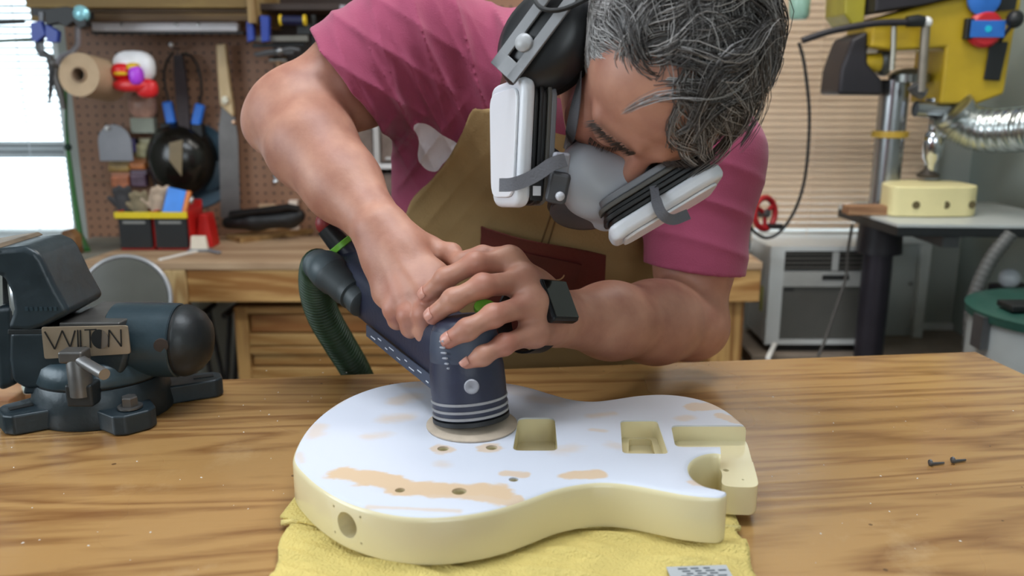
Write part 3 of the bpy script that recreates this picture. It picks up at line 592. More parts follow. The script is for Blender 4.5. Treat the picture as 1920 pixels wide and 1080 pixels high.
# pull saw and steel file strip
t = thing('pull_saw', 'pull saw with pale wooden handle and grey blade on the pegboard', 'saw', at(433, 410, YH))
Mz = basis((1, 0, 0), (0, 0, 1), (0, -1, 0), (0, YH, 0))
MB().prism([XZ(409, 84, YH), XZ(427, 82, YH), XZ(433, 140, YH), XZ(442, 210, YH), XZ(441, 220, YH), XZ(416, 196, YH), XZ(412, 140, YH)], 0, .022, Mz).build('handle', wood('saw_handle', (236, 214, 176), (212, 182, 136), .45, ring=12, axis='Z'), t, bevel=.005, seg=3)
q = at(422, 188, YH-.03); MB().ball(q, (.011, .008, .013), 14).build('ferrule', mat('cream_ferrule', (246, 236, 214), .4), t)
MB().prism([XZ(417, 196, YH), XZ(428, 205, YH), XZ(442, 222, YH), XZ(447, 260, YH), XZ(451, 400, YH), XZ(449, 408, YH), XZ(415, 408, YH), XZ(413, 330, YH), XZ(411, 240, YH)], 0.001, .005, Mz).build('blade', mat('worn_blade', (118, 114, 112), .4, .55, var=.2, scale=14), t)
q = at(438, 230, YH-.012); MB().lathe([(.008, 0), (.006, .006), (.001, .007)], q+Vector((0, .008, 0)), (0, -1, 0), 12).build('screw', mat('copper_screw', (190, 150, 120), .3, .7), t)
# blue clamps and hammers right
Yr = 2.40
t = clampt('bar_clamp', 'navy bar clamp with yellow-ended grip lying on the dark shelf', [(at(478, 73, Yr), at(578, 72, Yr), .015, .008, mat('clamp_bar', (112, 108, 100), .45, .5))],
  [([(466, 42, Yr), (478, 42, Yr), (480, 76, Yr), (468, 80, Yr)], .022, m_blue), ([(492, 30, Yr), (508, 32, Yr), (508, 78, Yr), (494, 80, Yr)], .022, m_blue)])
MB().bar(at(486, 36, Yr), at(506, 34, Yr), .016, .018, up=(0, 1, 0)).build('body', mat('navy_body', (20, 24, 60), .4), t, bevel=.003)
hnd = MB().cyl(at(528, 38, Yr), at(570, 39, Yr), .012, .0125, 20).build('handle', mat('navy_body', (20, 24, 60)), t)
for x in (526, 571): MB().lathe([(.010, -.003), (.0145, -.002), (.0145, .004), (.010, .005)], at(x, 38, Yr), (1, 0, 0), 20).build('yellow_cap', mat('cap_yellow', (222, 186, 40), .4), hnd)
t = clampt('black_clamp', 'black bar clamp hanging below the dark shelf', [(at(474, 86, Yr+.03), at(572, 83, Yr+.03), .01, .008, mk), (at(588, 28, Yr+.03), at(590, 92, Yr+.03), .012, .008, mk)], [([(560, 44, Yr+.03), (586, 46, Yr+.03), (586, 66, Yr+.03), (560, 66, Yr+.03)], .02, mk)])
t = clampt('steel_bracket', 'pale grey steel bracket with a hole high by the pink sleeve', [(at(648, 10, Yr+.02), at(646, 48, Yr+.02), .03, .006, mat('pale_grey', (164, 160, 166)))], [([(620, 28, Yr+.04), (634, 28, Yr+.04), (634, 60, Yr+.04), (620, 60, Yr+.04)], .02, mk)])
MB().cyl(at(650, 26, Yr+.012), at(650, 26, Yr+.018), .008).build('hole_plug', mk, t)
t = thing('pliers', 'old grey pliers lying below the blue clamp', 'pliers', at(520, 100, Yr))
MB().tube([at(476, 102, Yr), at(500, 98, Yr), at(524, 96, Yr)], [.003, .006, .007], 8).build('jaw', m_gun, t); MB().tube([at(524, 96, Yr), at(545, 92, Yr), at(562, 94, Yr)], [.007, .007, .005], 8).build('handle', m_gun, t); MB().ball(at(524, 96, Yr-.004), .011, 12).build('pivot', m_stl, t); MB().tube([at(480, 104, Yr), at(510, 101, Yr), at(550, 99, Yr)], .004, 8).build('handle', m_gun, t)
def hammer(x, y, lab, w, hm):
    p = at(x, y, YH-.02); t = thing('hammer', lab, 'hammer', p-Vector((0, 0, .2)))
    MB().cyl(p-Vector((0, 0, .25)), p, .010, .009, 16).build('handle', wood('hammer_handle', (176, 136, 100), (140, 100, 66), .5, ring=20, axis='Z'), t)
    MB().lathe([(.006, -w), (.012, -w+.004), (.012, -w*.4), (.009, -w*.3), (.009, w*.3), (.012, w*.4), (.012, w-.004), (.006, w)], p, (1, 0, 0), 20).build('head', hm, t)
hammer(523, 113, 'ball hammer with shiny head hanging left of the forearm', .03, mat('chrome', (220, 222, 226), .12, 1.))
q = at(517, 338, YH-.02); t = thing('chrome_hook', 'small chrome hook on the pegboard beside the forearm', 'hook', q); MB().tube([q+Vector((0, .05, .02)), q+Vector((0, 0, .02)), q], .004, 8).build('stem', m_stl, t); MB().ball(q-Vector((0, 0, .004)), (.011, .011, .010), 14).build('tip', mat('chrome', (220, 222, 226)), t)
# parts organiser seen under the arm
Yo = 2.44; x0, x1, z0, z1 = rect(655, 420, 790, 228, Yo); z0 = ZB
t = thing('parts_organiser', 'pale grey parts organiser with small drawers behind the raised arm', 'organiser', ((x0+x1)/2, Yo, z0))
mo = mat('organiser_grey', (176, 172, 170), .45); nx, nz_ = 3, 3
MB().bb(x0, x1, Yo+.09, Yo+.1, z0, z1).bb(x0, x1, Yo, Yo+.09, z0, z0+.008).bb(x0, x1, Yo, Yo+.09, z1-.008, z1).bb(x0, x0+.006, Yo, Yo+.09, z0, z1).bb(x1-.006, x1, Yo, Yo+.09, z0, z1).build('case', mo, t)
xs = [at(x, 300, Yo).x for x in (655, 707, 757, 790)]; zs = [z0, at(700, 410, Yo).z, at(700, 312, Yo).z, z1]
for i in (1, 2): MB().bb(xs[i]-.008, xs[i]+.008, Yo-.006, Yo+.085, z0, z1).build('divider', mo, t, bevel=.002); 
for i in (1, 2): MB().bb(x0, x1, Yo-.008, Yo+.084, zs[i]-.007, zs[i]+.007).build('shelf', mat('organiser_light', (206, 204, 204), .4), t, bevel=.002)
for i in range(3):
    for j in range(3):
        d = MB().bb(xs[i]+.011, xs[i+1]-.011, Yo+.006, Yo+.08, zs[j]+.01, zs[j+1]-.022).build('drawer', mat('smoky_drawer', (122, 106, 98), .25, var=.35, scale=22), t, bevel=.003)
        MB().bb((xs[i]+xs[i+1])/2-.014, (xs[i]+xs[i+1])/2+.014, Yo-.004, Yo+.0055, zs[j]+.018, zs[j]+.026).build('pull', mo, d, bevel=.002)

# ================================================================== right side: air conditioner, drill press, dust collector
Ya = 2.40
x0, x1, z0, z1 = rect(1440, 646, 1655, 462, Ya)
t = thing('ledge', 'wide plywood ledge along the back wall under the air conditioner', 'ledge', (.95, 2.5, 0))
MB().bb(at(1405, 650, Ya).x, XR-.002, Ya-.03, YW-.001, z0-.06, z0-.025).build('ledge_board', mat('ledge_dusty', (140, 126, 112), .8, var=.15), t, bevel=.003)
for x in (at(1425, 650, Ya).x+.02, 1.34): MB().bb(x-.03, x+.03, Ya-.02, Ya+.04, 0, z0-.0605).build('post', m_pinez, t)
t = thing('air_conditioner', 'off-white box air conditioner with grey grille under the blinds', 'air conditioner', ((x0+x1)/2, Ya, z0))
mac = mat('ac_white', (206, 208, 206), .4, var=.04); mgr = mat('ac_grille', (112, 110, 104), .6, var=.06)
xi0, xi1 = at(1466, 560, Ya).x, x1-.012
MB().bb(x0, x1, Ya+.02, YW-.052, z0, z1-.002).build('cabinet', mac, t, bevel=.006)
zz_ = lambda y: at(1540, y, Ya).z
MB().bb(x0, xi0, Ya, Ya+.0195, z0, z1).bb(xi1, x1, Ya, Ya+.0195, z0, z1).bb(xi0, xi1, Ya, Ya+.0195, zz_(471), z1).bb(xi0, xi1, Ya, Ya+.0195, z0, zz_(638)).build('front_bezel', mac, t)
MB().bb(xi0, xi1, Ya+.002, Ya+.0195, zz_(538), zz_(510)).build('control_panel', mat('ac_panel', (176, 176, 172), .45), t)
MB().bb(at(1542, 520, Ya).x, at(1592, 520, Ya).x, Ya+.0, Ya+.0018, zz_(525), zz_(516)).build('display', mat('ac_display', (50, 50, 50), .3), t)
MB().bb(xi0, xi1, Ya+.012, Ya+.0195, zz_(508), zz_(473)).build('louvre_back', mat('ac_dark', (46, 44, 42), .6), t)
for i in range(4): y = 476+i*8.4; MB().bb(xi0, xi1, Ya+.004, Ya+.0115, zz_(y+2.2), zz_(y)).build('louvre', mat('ac_louvre', (96, 92, 86), .5), t)
MB().bb(at(1561, 490, Ya).x, at(1573, 490, Ya).x, Ya+.001, Ya+.0035, zz_(508), zz_(473)).build('louvre_post', mat('ac_panel', (176, 176, 172)), t)
MB().bb(xi0, xi1, Ya+.012, Ya+.0195, zz_(637), zz_(540)).build('intake_grille', mgr, t)
b = MB(); n = 26
for i in range(n): y = 541.5+i*3.7; b.bb(xi0, xi1, Ya+.008, Ya+.0118, zz_(y+1.7), zz_(y))
o = b.build('grille_fins', mgr, t); o['kind'] = 'stuff'
MB().bb(at(1472, 545, Ya).x, at(1490, 545, Ya).x, Ya+.006, Ya+.0078, zz_(546), zz_(542)).build('badge', mat('ac_display', (50, 50, 50)), t)
xs_ = at(1434, 565, Ya+.06).x; MB().bb(x0-.0015, x0-.0002, Ya+.05, Ya+.07, zz_(592), zz_(545)).build('side_sticker', mat('sticker_yellow', (178, 176, 60), .5), t)
MB().bb(x0+.03, x1-.03, Ya+.02, YW-.06, z0-.0245, z0-.0005).build('foot_rail', mk, t)
tag(MB().bar(at(1440, 672, 2.16), at(1453, 645, 2.36), .012, .008).build('white_strip', mat('white_paper', (234, 230, 224))), 'thin white strip leaning below the air conditioner corner', 'strip')
# white wall cabinet panel beside the column
x0, x1, z0, z1 = rect(1662, 634, 1741, 446, 2.55)
t = thing('access_hatch', 'white framed hatch on the back wall right of the drill column', 'hatch', ((x0+x1)/2, 2.6, z0))
MB().bb(x0, x1, 2.58, YW-.001, z0, z1).build('panel_board', mat('panel_grey', (178, 182, 178), .6, var=.04), t)
MB().bb(x0-.01, x1, 2.555, 2.5795, z1-.02, z1+.012).bb(x1-.03, x1, 2.555, 2.5795, z0, z1-.0205).build('frame', mat('panel_white', (214, 216, 212), .5), t, bevel=.002)
MB().ball(at(1709, 532, 2.57), .006, 10).build('screw', m_stl, t)
struct(MB().bb(at(1650, 640, YW).x, XR-.001, YW-.015, YW-.0005, z0-.02, z0+.02).build('trim_1', m_white))
# vertical corner trim between blinds and side wall
struct(MB().bb(at(1742, 200, YW).x, at(1766, 200, YW).x, YW-.02, YW-.0005, z1+.03, ZC).build('trim_2', mat('trim_grey', (188, 190, 186), .6), bevel=.003))

# ---- drill press, facing right
YD = 2.28
cb, ct = at(1664, 300, YD), None; xc = cb.x
t = thing('drill_press', 'yellow floor drill press with a steel column at the right', 'drill press', (xc, YD, 0))
m_dy = mat('drill_yellow', (186, 156, 36), .4, var=.08); m_ch = mat('column_steel', (150, 152, 154), .25, .9, var=.12, scale=8); m_dk = mat('drill_dark', (34, 30, 36), .5)
zcol = lambda y, x=1660: at(x, y, YD).z
MB().cyl((xc, YD, .03), (xc, YD, zcol(150)), .0365, None, 36).build('column', m_ch, t)
MB().lathe([(.001, 0), (.17, 0), (.17, .02), (.08, .05), (.05, .09), (.001, .09)], (xc, YD, 0), (0, 0, 1), 32).build('foot', m_dk, t)
MB().lathe([(.038, zcol(258)), (.046, zcol(257)), (.046, zcol(246)), (.038, zcol(245))], (xc, YD, 0), (0, 0, 1), 32).build('collar', mat('collar_yellow', (184, 150, 52), .45), t)
MB().lathe([(.04, zcol(156)), (.05, zcol(154)), (.05, zcol(140)), (.034, zcol(132)), (.012, zcol(128)), (.001, zcol(128))], (xc+.03, YD-.01, 0), (0, 0, 1), 32).build('column_cap', mat('cap_steel', (120, 122, 118), .3, .8), t)
# motor behind, head casting, chuck
dz = lambda y: at(1720, y, YD).z
dx = lambda x: at(x, 120, YD).x
Mfr = basis((1, 0, 0), (0, 0, 1), (0, -1, 0), (0, YD+.09, 0))
MB().prism([(dx(1606), dz(42)), (dx(1700), dz(14)), (dx(1806), dz(-14)), (dx(1868), dz(-40)), (dx(1868), dz(14)), (dx(1862), dz(70)), (dx(1858), dz(176)), (dx(1812), dz(194)), (dx(1742), dz(194)), (dx(1742), dz(92)), (dx(1648), dz(98)), (dx(1606), dz(92))], 0, .17, Mfr).build('head_casting', m_dy, t, bevel=.008, seg=3)
MB().prism([(dx(1560), dz(-30)), (dx(1600), dz(-40)), (dx(1600), dz(46)), (dx(1578), dz(50)), (dx(1562), dz(30))], 0, .14, Mfr).build('rear_cover', mat('olive_yellow', (150, 140, 40), .45), t, bevel=.006)
MB().prism([(dx(1578), dz(74)), (dx(1606), dz(60)), (dx(1610), dz(120)), (dx(1640), dz(150)), (dx(1644), dz(179)), (dx(1560), dz(178)), (dx(1562), dz(130))], 0.01, .15, Mfr).build('motor', m_dk, t, bevel=.01, seg=3)
MB().cyl(at(1612, 118, YD-.03), at(1662, 118, YD-.03), .022, .026, 20).build('motor_shaft', m_dy, t); MB().lathe([(.03, 0), (.034, .006), (.034, .02), (.02, .026)], at(1648, 117, YD-.03), (1, 0, 0), 20).build('pulley_hub', mat('hub_grey', (84, 86, 84), .45, .5), t)
MB().prism([(dx(1602), dz(30)), (dx(1602), dz(-40)), (dx(1790), dz(-50)), (dx(1760), dz(0)), (dx(1680), dz(18))], -.004, .19, Mfr).build('belt_guard', m_dk, t, bevel=.006)
# front black strip, emergency button
Yf = YD-.083
MB().prism([(dx(1818), dz(82)), (dx(1850), dz(82)), (dx(1843), dz(152)), (dx(1814), dz(150))], 0, .006, basis((1, 0, 0), (0, 0, 1), (0, -1, 0), (0, Yf, 0))).build('depth_scale', m_blk, t, bevel=.002)
MB().prism([(dx(1824), dz(2)), (dx(1856), dz(0)), (dx(1854), dz(24)), (dx(1824), dz(26))], 0, .006, basis((1, 0, 0), (0, 0, 1), (0, -1, 0), (0, Yf, 0))).build('switch_plate', m_blk, t)
q = at(1846, 55, Yf-.01); MB().bb(q.x-.05, q.x-.01, Yf-.02, Yf-.001, q.z-.024, q.z+.026).build('switch_box', m_blk, t, bevel=.003)
bt = MB().lathe([(.03, 0), (.044, .004), (.044, .014), (.036, .022), (.001, .024)], q+Vector((0, .01, 0)), (0, -1, 0), 32).build('stop_button', mat('button_red', (196, 34, 44), .4), t)
MB().bb(q.x-.042, q.x+.042, q.y-.0165, q.y-.0138, q.z-.02, q.z+.02).build('blue_band', mat('button_blue', (44, 110, 196), .4), bt, bevel=.001); MB().cyl(q+Vector((0, -.013, 0)), q+Vector((0, -.018, 0)), .008).build('light', mat('button_cyan', (30, 190, 220), .3), bt)
q = at(1842, -2, Yf-.004); MB().lathe([(.03, 0), (.04, .004), (.04, .012), (.001, .02)], q, (0, -1, 0), 28).build('knob', mat('button_blue', (44, 110, 196)), t)
# lamp glow window under the head
MB().bb(dx(1764), dx(1812), YD-.06, YD+.06, dz(191), dz(180)).build('work_light', mat('warm_lamp', (236, 220, 120), .3, emit=.6), t, bevel=.002)
# linkage rods and feed lever
MB().tube([at(1676, 48, YD-.1), at(1675, 90, YD-.1), at(1672, 132, YD-.1)], .007, 10).build('link_rod', mat('rod_steel', (176, 172, 160), .3, .8), t)
MB().tube([at(1736, 42, YD-.11), at(1732, 100, YD-.11), at(1727, 172, YD-.11)], .011, 10).build('link_rod', mat('rod_grey', (140, 132, 120), .4, .6), t)
MB().ball(at(1737, 42, YD-.11), .014, 14).build('rod_joint', mat('glint_knob_white', (240, 240, 240)), t)
MB().tube(spline([at(1504, 76, YD-.12), at(1560, 58, YD-.12), at(1640, 44, YD-.12), at(1702, 42, YD-.12)], 5), .0085, 10).build('lever', m_dk, t)
MB().tube([at(1700, 41, YD-.12), at(1720, 39, YD-.12), at(1732, 40, YD-.12)], [.013, .015, .013], 12).build('lever_grip', m_blk, t)
MB().tube([at(1865, 96, YD-.06), at(1880, 70, YD-.1), at(1896, 48, YD-.12)], [.004, .004, .006], 8).build('feed_handle', m_dk, t); MB().ball(at(1903, 36, YD-.12), (.02, .02, .022), 14).build('handle_ball', m_blk, t)
MB().tube([at(1712, 160, YD-.1), at(1720, 170, YD-.1), at(1732, 176, YD-.1)], .016, 10).build('bracket', m_gun, t); 
# chuck group
xk = at(1752, 250, YD-.03); XK = xk.x; zk = lambda y: at(1752, y, YD-.03).z
MB().cyl((XK, YD-.03, zk(196)), (XK, YD-.03, zk(184)), .03).cyl(at(1716, 204, YD-.05), at(1780, 207, YD-.05), .02, .022, 20).build('quill_clamp', m_ch, t)
MB().lathe([(.015, zk(332)), (.013, zk(308)), (.023, zk(296)), (.028, zk(270)), (.026, zk(248)), (.02, zk(243)), (.02, zk(196))], (XK, YD-.03, 0), (0, 0, 1), 28).build('chuck', mat('chrome', (220, 222, 226)), t)
MB().lathe([(.026, zk(332)), (.03, zk(328)), (.012, zk(318)), (.006, zk(305))], (XK-.005, YD-.03, 0), (0, 0, 1), 24).build('bit', mat('bit_dark', (70, 64, 58), .5, .5), t)
# table
ZT = at(1690, 420, 2.0).z
c1, c2, c3 = onz(1684, 420, ZT), onz(1572, 386, ZT), at(1990, 404, 2.02)
tt = [(c2.x, c2.y), (c1.x, c1.y), (1.36, c1.y-.03), (1.36, c2.y+.08), (c2.x+.1, c2.y+.1)]
MB().prism(tt, ZT-.008, ZT).build('table_top', mat('white_laminate', (186, 190, 188), .35, var=.04), t, bevel=.001)
MB().prism(tt, ZT-.03, ZT-.0085).build('table_edge', m_blk, t, bevel=.002)
MB().bb(c1.x+.12, c1.x+.16, c1.y+.02, c1.y+.3, ZT-.06, ZT-.0305).build('table_bracket', m_gun, t)
MB().cyl((xc+.0, YD, ZT-.12), (xc, YD, ZT-.031), .06, .055).build('table_arm', m_dk, t)
wr = at(1640, 500, YD); MB().lathe([(.0367, ZT-.45), (.0385, ZT-.449), (.0385, ZT-.121), (.0367, ZT-.12)], (xc, YD, 0), (0, 0, 1), 32).build('column_sleeve', mat('sleeve_dark', (70, 66, 74), .35, .6), t)
q = at(1663, 466, YD-.04); MB().ball(q, .012, 12).build('crank_knob', mat('glint_knob_white', (240, 240, 240)), t)
q = at(1657, 384, 2.24); MB().ball(q, (.022, .02, .014), 14).build('table_nut', m_gun, t)
# guitar-body offcut on the table, wood block
p = onz(1755, 408, ZT); x0, x1 = onz(1674, 408, ZT).x, onz(1840, 408, ZT).x; zt_ = at(1755, 350, p.y).z
t = thing('body_blank', 'cream curved guitar body blank with three side holes on the drill table', 'guitar blank', (p.x, p.y+.05, ZT))
pts = [(x0, p.y+.012), (x0+.035, p.y+.002), (x0+.1, p.y-.004), (x0+.16, p.y), (x1-.03, p.y+.004), (x1-.008, p.y+.02), (x1, p.y+.05), (x1-.01, p.y+.14), (x0+.1, p.y+.17), (x0+.02, p.y+.12), (x0, p.y+.06)]
pts = [tuple(q_) for q_ in spline(pts, 4, True)]
mcr = mat('cream_blank', (226, 214, 160), .45, var=.04); bl = MB().prism(pts, ZT+.001, zt_).build('blank', mcr, t, bevel=.005, seg=3)
for x_ in (1716, 1772, 1823):
    h = at(x_, 384, p.y+.003); yy_ = p.y-.002 if x_ < 1810 else p.y+.004
    MB().lathe([(.0095, -.0012), (.0095, 0), (.007, .001), (.006, .006), (.001, .006)], (h.x, yy_, h.z), (0, 1, 0), 20).build('dowel_hole', mat('hole_brown', (96, 84, 52), .7), bl)
x0, x1 = onz(1578, 400, ZT).x, onz(1657, 400, ZT).x; p = onz(1615, 405, ZT)
tag(MB().bb(x0, x1, p.y, p.y+.05, ZT+.001, ZT+.024).build('wood_block', wood('tan_block', (176, 136, 100), (140, 100, 70), .6, ring=15), bevel=.002), 'flat tan wood block on the left corner of the drill table', 'block')
# cable, red wheel
cb_ = [at(*q_, 2.18) for q_ in ((1498, 80), (1508, 120), (1517, 200), (1516, 270), (1508, 340), (1490, 395), (1462, 435), (1435, 446), (1412, 432), (1404, 415))]
tag(MB().tube(spline(cb_, 6), .0042, 8).build('power_cable', m_blk), 'black cable looping down in front of the cream blind', 'cable')
cb_ = [at(*q_) for q_ in ((1598, 422, 2.2), (1590, 470, 2.22), (1586, 520, 2.22), (1570, 570, 2.2), (1556, 610, 2.18), (1546, 640, 2.16), (1534, 668, 2.14))]
tag(MB().tube(spline(cb_, 5), .004, 8).build('hanging_cord', mat('grey_cord', (70, 66, 62), .6)), 'thin grey cord hanging from the drill table past the air conditioner', 'cord')
t = thing('handwheel', 'red cast handwheel in front of the cream blind', 'handwheel', at(1436, 425, 2.3)); hc = at(1434, 400, 2.3); nd = Vector((.55, -.8, .1)).normalized(); hx, hy, hz = frame(nd)
m_rw = mat('wheel_red', (168, 26, 34), .4)
MB().tube([hc+hx*(.042*math.cos(2*math.pi*k/28))+hy*(.042*math.sin(2*math.pi*k/28)) for k in range(28)], .0085, 10, closed=True).build('rim', m_rw, t)
for k in range(3): an = 2*math.pi*k/3+.5; MB().cyl(hc, hc+hx*(.04*math.cos(an))+hy*(.04*math.sin(an)), .006).build('spoke', m_rw, t)
MB().cyl(hc-nd*.08, hc+nd*.012, .011).build('hub', m_gun, t); q = hc-hy*.036+hx*.012; MB().cyl(q, q+nd*.045, .0075).build('grip', m_blk, t)
MB().bb(hc.x-.09, hc.x-.02, 2.34, 2.40, ZB+.001, hc.z+.04).build('machine_body', m_gun, t, bevel=.006)
# ---- flexible duct, dust collector, hose
t = thing('flexible_duct', 'shiny ribbed silver duct curving along the right wall', 'duct', at(1850, 260, 2.2))
path = [tuple(q_) for q_ in spline([at(1782, 206, 2.2), at(1800, 228, 2.2), at(1840, 243, 2.17), at(1885, 244, 2.12), at(1940, 240, 2.05), at(2040, 236, 1.95)], 26)]
rad = [.052+.0035*math.sin(k*1.9) for k in range(len(path))]
MB().tube(path, rad, 24).build('foil_hose', mat('foil', (190, 196, 194), .22, .95, var=.08, scale=40), t, smooth=179)
MB().tube(path[:8], .057, 24).build('cuff', mat('cuff_steel', (170, 172, 172), .25, .9), t)
p = at(1905, 615, 1.75); 
t = thing('dust_bin', 'pale dust-collector drum with a dark green lid at the right edge', 'drum', (p.x+.06, 1.75, 0)); cx_ = at(1828, 600, 1.75).x+.20; zl = at(1850, 578, 1.75).z
MB().lathe([(.17, 0), (.18, .02), (.19, zl-.05), (.19, zl-.02)], (cx_, 1.75, 0), (0, 0, 1), 48).build('drum', mat('drum_white', (182, 188, 188), .45, var=.05), t)
MB().lathe([(.198, zl-.022), (.2, zl-.004), (.19, zl), (.1, zl+.006), (.001, zl+.006)], (cx_, 1.75, 0), (0, 0, 1), 48).build('lid', mat('lid_green', (44, 84, 74), .4), t)
MB().bb(cx_-.16, cx_+.1, 1.69, 1.75, zl+.0065, zl+.02).build('lid_bar', m_blk, t, bevel=.003); MB().ball((cx_-.13, 1.65, zl+.016), (.016, .014, .012), 12).build('latch', mat('tan_latch', (180, 160, 130), .5), t)
MB().bb(cx_-.205, cx_-.19, 1.71, 1.75, zl-.08, zl-.01).build('clip', m_gun, t)
hs = [tuple(q_) for q_ in spline([at(1896, 438, 1.98), at(1862, 480, 1.98), at(1836, 530, 1.98), at(1822, 580, 1.98), at(1818, 650, 1.98), at(1818, 720, 1.98), at(1816, 860, 1.98)], 14)]
tag(MB().tube(hs, [.016+.0012*math.sin(k*2.2) for k in range(len(hs))], 16).build('vacuum_hose', mat('hose_grey', (92, 92, 90), .5), smooth=179), 'grey ribbed hose running down beside the green-lidded drum', 'hose')
q = at(1893, 522, 2.1); t = thing('glass_jar', 'small clear knob-shaped jar on the right wall bracket', 'jar', q); MB().ball(q, .026, 20).build('globe', mat('clear_plastic', (190, 196, 200), .12, var=.05), t); MB().bb(q.x-.03, q.x+.06, 2.08, 2.14, q.z-.045, q.z-.02).build('bracket', m_dk, t, bevel=.003)
MB().bb(q.x+.05, XR-.0005, 2.09, 2.13, q.z-.04, q.z-.025).build('arm', m_dk, t)
# greenish lamp globe beside the hair
t = thing('green_bottle', 'hanging pale green plastic bottle beside the hair, top centre right', 'bottle', at(1500, 40, 2.3)); MB().lathe([(.001, 0), (.02, .002), (.026, .012), (.027, .06), (.02, .08), (.010, .09), (.010, .1)], at(1497, 38, 2.3), (0, 0, 1), 20).build('body', mat('pale_green', (140, 176, 160), .3), t); MB().cyl(at(1497, -14, 2.3), at(1497, -60, 2.3), .004).build('cord', m_blk, t)
# low shelf in the gap at the far left
t = thing('stool', 'low wooden stool with a tan seat behind the vise at the left edge', 'stool', (at(20, 720, 1.6).x, 1.6, 0)); x0, x1, z0, z1 = rect(-90, 732, 62, 700, 1.5)
MB().bb(x0, x1, 1.42, 1.72, z0-.01, z0+.012).build('seat', wood('stool_seat', (190, 148, 110), (150, 104, 70), .5, ring=12), t, bevel=.003)
for x in (x0+.03, x1-.03):
    for y in (1.45, 1.69): MB().bb(x-.02, x+.02, y-.02, y+.02, 0, z0-.0105).build('leg', m_pinez, t)
q = at(60, 712, 1.45); tag(MB().lathe([(.001, 0), (.012, 0), (.014, .01), (.014, .03), (.006, .038), (.001, .038)], (q.x-.01, 1.46, z0+.0125), (0, 0, 1), 18).build('small_cap', mat('mint_white', (206, 222, 214), .4)), 'small mint-white cap standing on the stool behind the vise', 'cap')
# ================================================================== main workbench
ZM = .90
cR = onz(1830, 658, ZM); ang = math.radians(6.6); ux = Vector((math.cos(ang), math.sin(ang), 0)); uy = Vector((-math.sin(ang), math.cos(ang), 0))
cL = onz(0, 804, ZM); LB = (cR-cL).dot(ux)                       # right back corner; left edge passes here
def bp(u, w, z): return cR - ux*u - uy*w + Vector((0, 0, z-ZM))  # u to the left along the back edge, w towards the camera
def benchmat():
    m = wood('varnished_bench', (178, 138, 86), (130, 88, 48), .24, ring=19, axis='X', dist=6.0, coat=.35, fine=150, knots=False, blotch=.4, contrast=(-.1, .62))
    N, L = m.node_tree.nodes, m.node_tree.links; b = N['Principled BSDF']
    src = b.inputs['Base Color'].links[0].from_socket
    tc = [n for n in N if n.type == 'TEX_COORD'][0]
    # wear: scuffed pale patches, dark specks and stains
    nz = N.new('ShaderNodeTexNoise'); nz.inputs['Scale'].default_value = 7; nz.inputs['Detail'].default_value = 8; nz.inputs['Roughness'].default_value = .7; L.new(tc.outputs['Object'], nz.inputs['Vector'])
    r1 = N.new('ShaderNodeMapRange'); r1.inputs['From Min'].default_value = .6; r1.inputs['From Max'].default_value = .8; r1.inputs['To Max'].default_value = .45; L.new(nz.outputs['Fac'], r1.inputs['Value'])
    m1 = N.new('ShaderNodeMix'); m1.data_type = 'RGBA'; L.new(r1.outputs[0], m1.inputs[0]); L.new(src, m1.inputs[6]); m1.inputs[7].default_value = (*lin((206, 178, 136)), 1)
    v = N.new('ShaderNodeTexVoronoi'); v.inputs['Scale'].default_value = 30; L.new(tc.outputs['Object'], v.inputs['Vector'])
    n2 = N.new('ShaderNodeTexNoise'); n2.inputs['Scale'].default_value = 9; L.new(tc.outputs['Object'], n2.inputs['Vector'])
    a = N.new('ShaderNodeMath'); a.operation = 'MULTIPLY_ADD'; a.inputs[1].default_value = .36; a.inputs[2].default_value = -.14; L.new(n2.outputs['Fac'], a.inputs[0])
    lt = N.new('ShaderNodeMath'); lt.operation = 'LESS_THAN'; L.new(v.outputs['Distance'], lt.inputs[0]); L.new(a.outputs[0], lt.inputs[1])
    mu = N.new('ShaderNodeMath'); mu.operation = 'MULTIPLY'; mu.inputs[1].default_value = .7; L.new(lt.outputs[0], mu.inputs[0])
    m2 = N.new('ShaderNodeMix'); m2.data_type = 'RGBA'; L.new(mu.outputs[0], m2.inputs[0]); L.new(m1.outputs[2], m2.inputs[6]); m2.inputs[7].default_value = (*lin((64, 40, 22)), 1)
    L.new(m2.outputs[2], b.inputs['Base Color'])
    n4 = N.new('ShaderNodeTexNoise'); n4.inputs['Scale'].default_value = 24; n4.inputs['Detail'].default_value = 5; L.new(tc.outputs['Object'], n4.inputs['Vector'])
    bp_ = N.new('ShaderNodeBump'); bp_.inputs['Strength'].default_value = .35; bp_.inputs['Distance'].default_value = .0015; L.new(n4.outputs['Fac'], bp_.inputs['Height'])
    old = b.inputs['Normal'].links[0].from_node; L.new(bp_.outputs[0], old.inputs['Normal'])
    return m
t = thing('workbench', 'varnished pine workbench in the foreground under the guitar body', 'workbench', bp(LB/2, .35, 0))
def rotb(o_u, o_w): return basis(ux, uy, Vector((0, 0, 1)), bp(o_u, o_w, 0))
def bench_part(name, u0, u1, w0, w1, z0, z1, m, bevel=.003):
    """a box square to the bench: its own origin and axes follow the grain"""
    dx_, dy_ = u1-u0, w1-w0; me_b = MB().bb(-dx_/2, dx_/2, -dy_/2, dy_/2, 0, z1-z0)
    o = me_b.build(name, m, None, bevel=bevel); M_ = basis(ux, uy, Vector((0, 0, 1)), bp((u0+u1)/2, (w0+w1)/2, z0)); W[o] = M_
    o.parent = t; o.matrix_parent_inverse = W[t].inverted(); o.matrix_basis = M_; return o
m_bench = benchmat()
bench_part('bench_top', 0, LB, 0, 1.02, ZM-.045, ZM, m_bench, .004)
for w in (.05, .93): bench_part('rail', .08, LB-.08, w, w+.035, ZM-.165, ZM-.0455, m_pine)
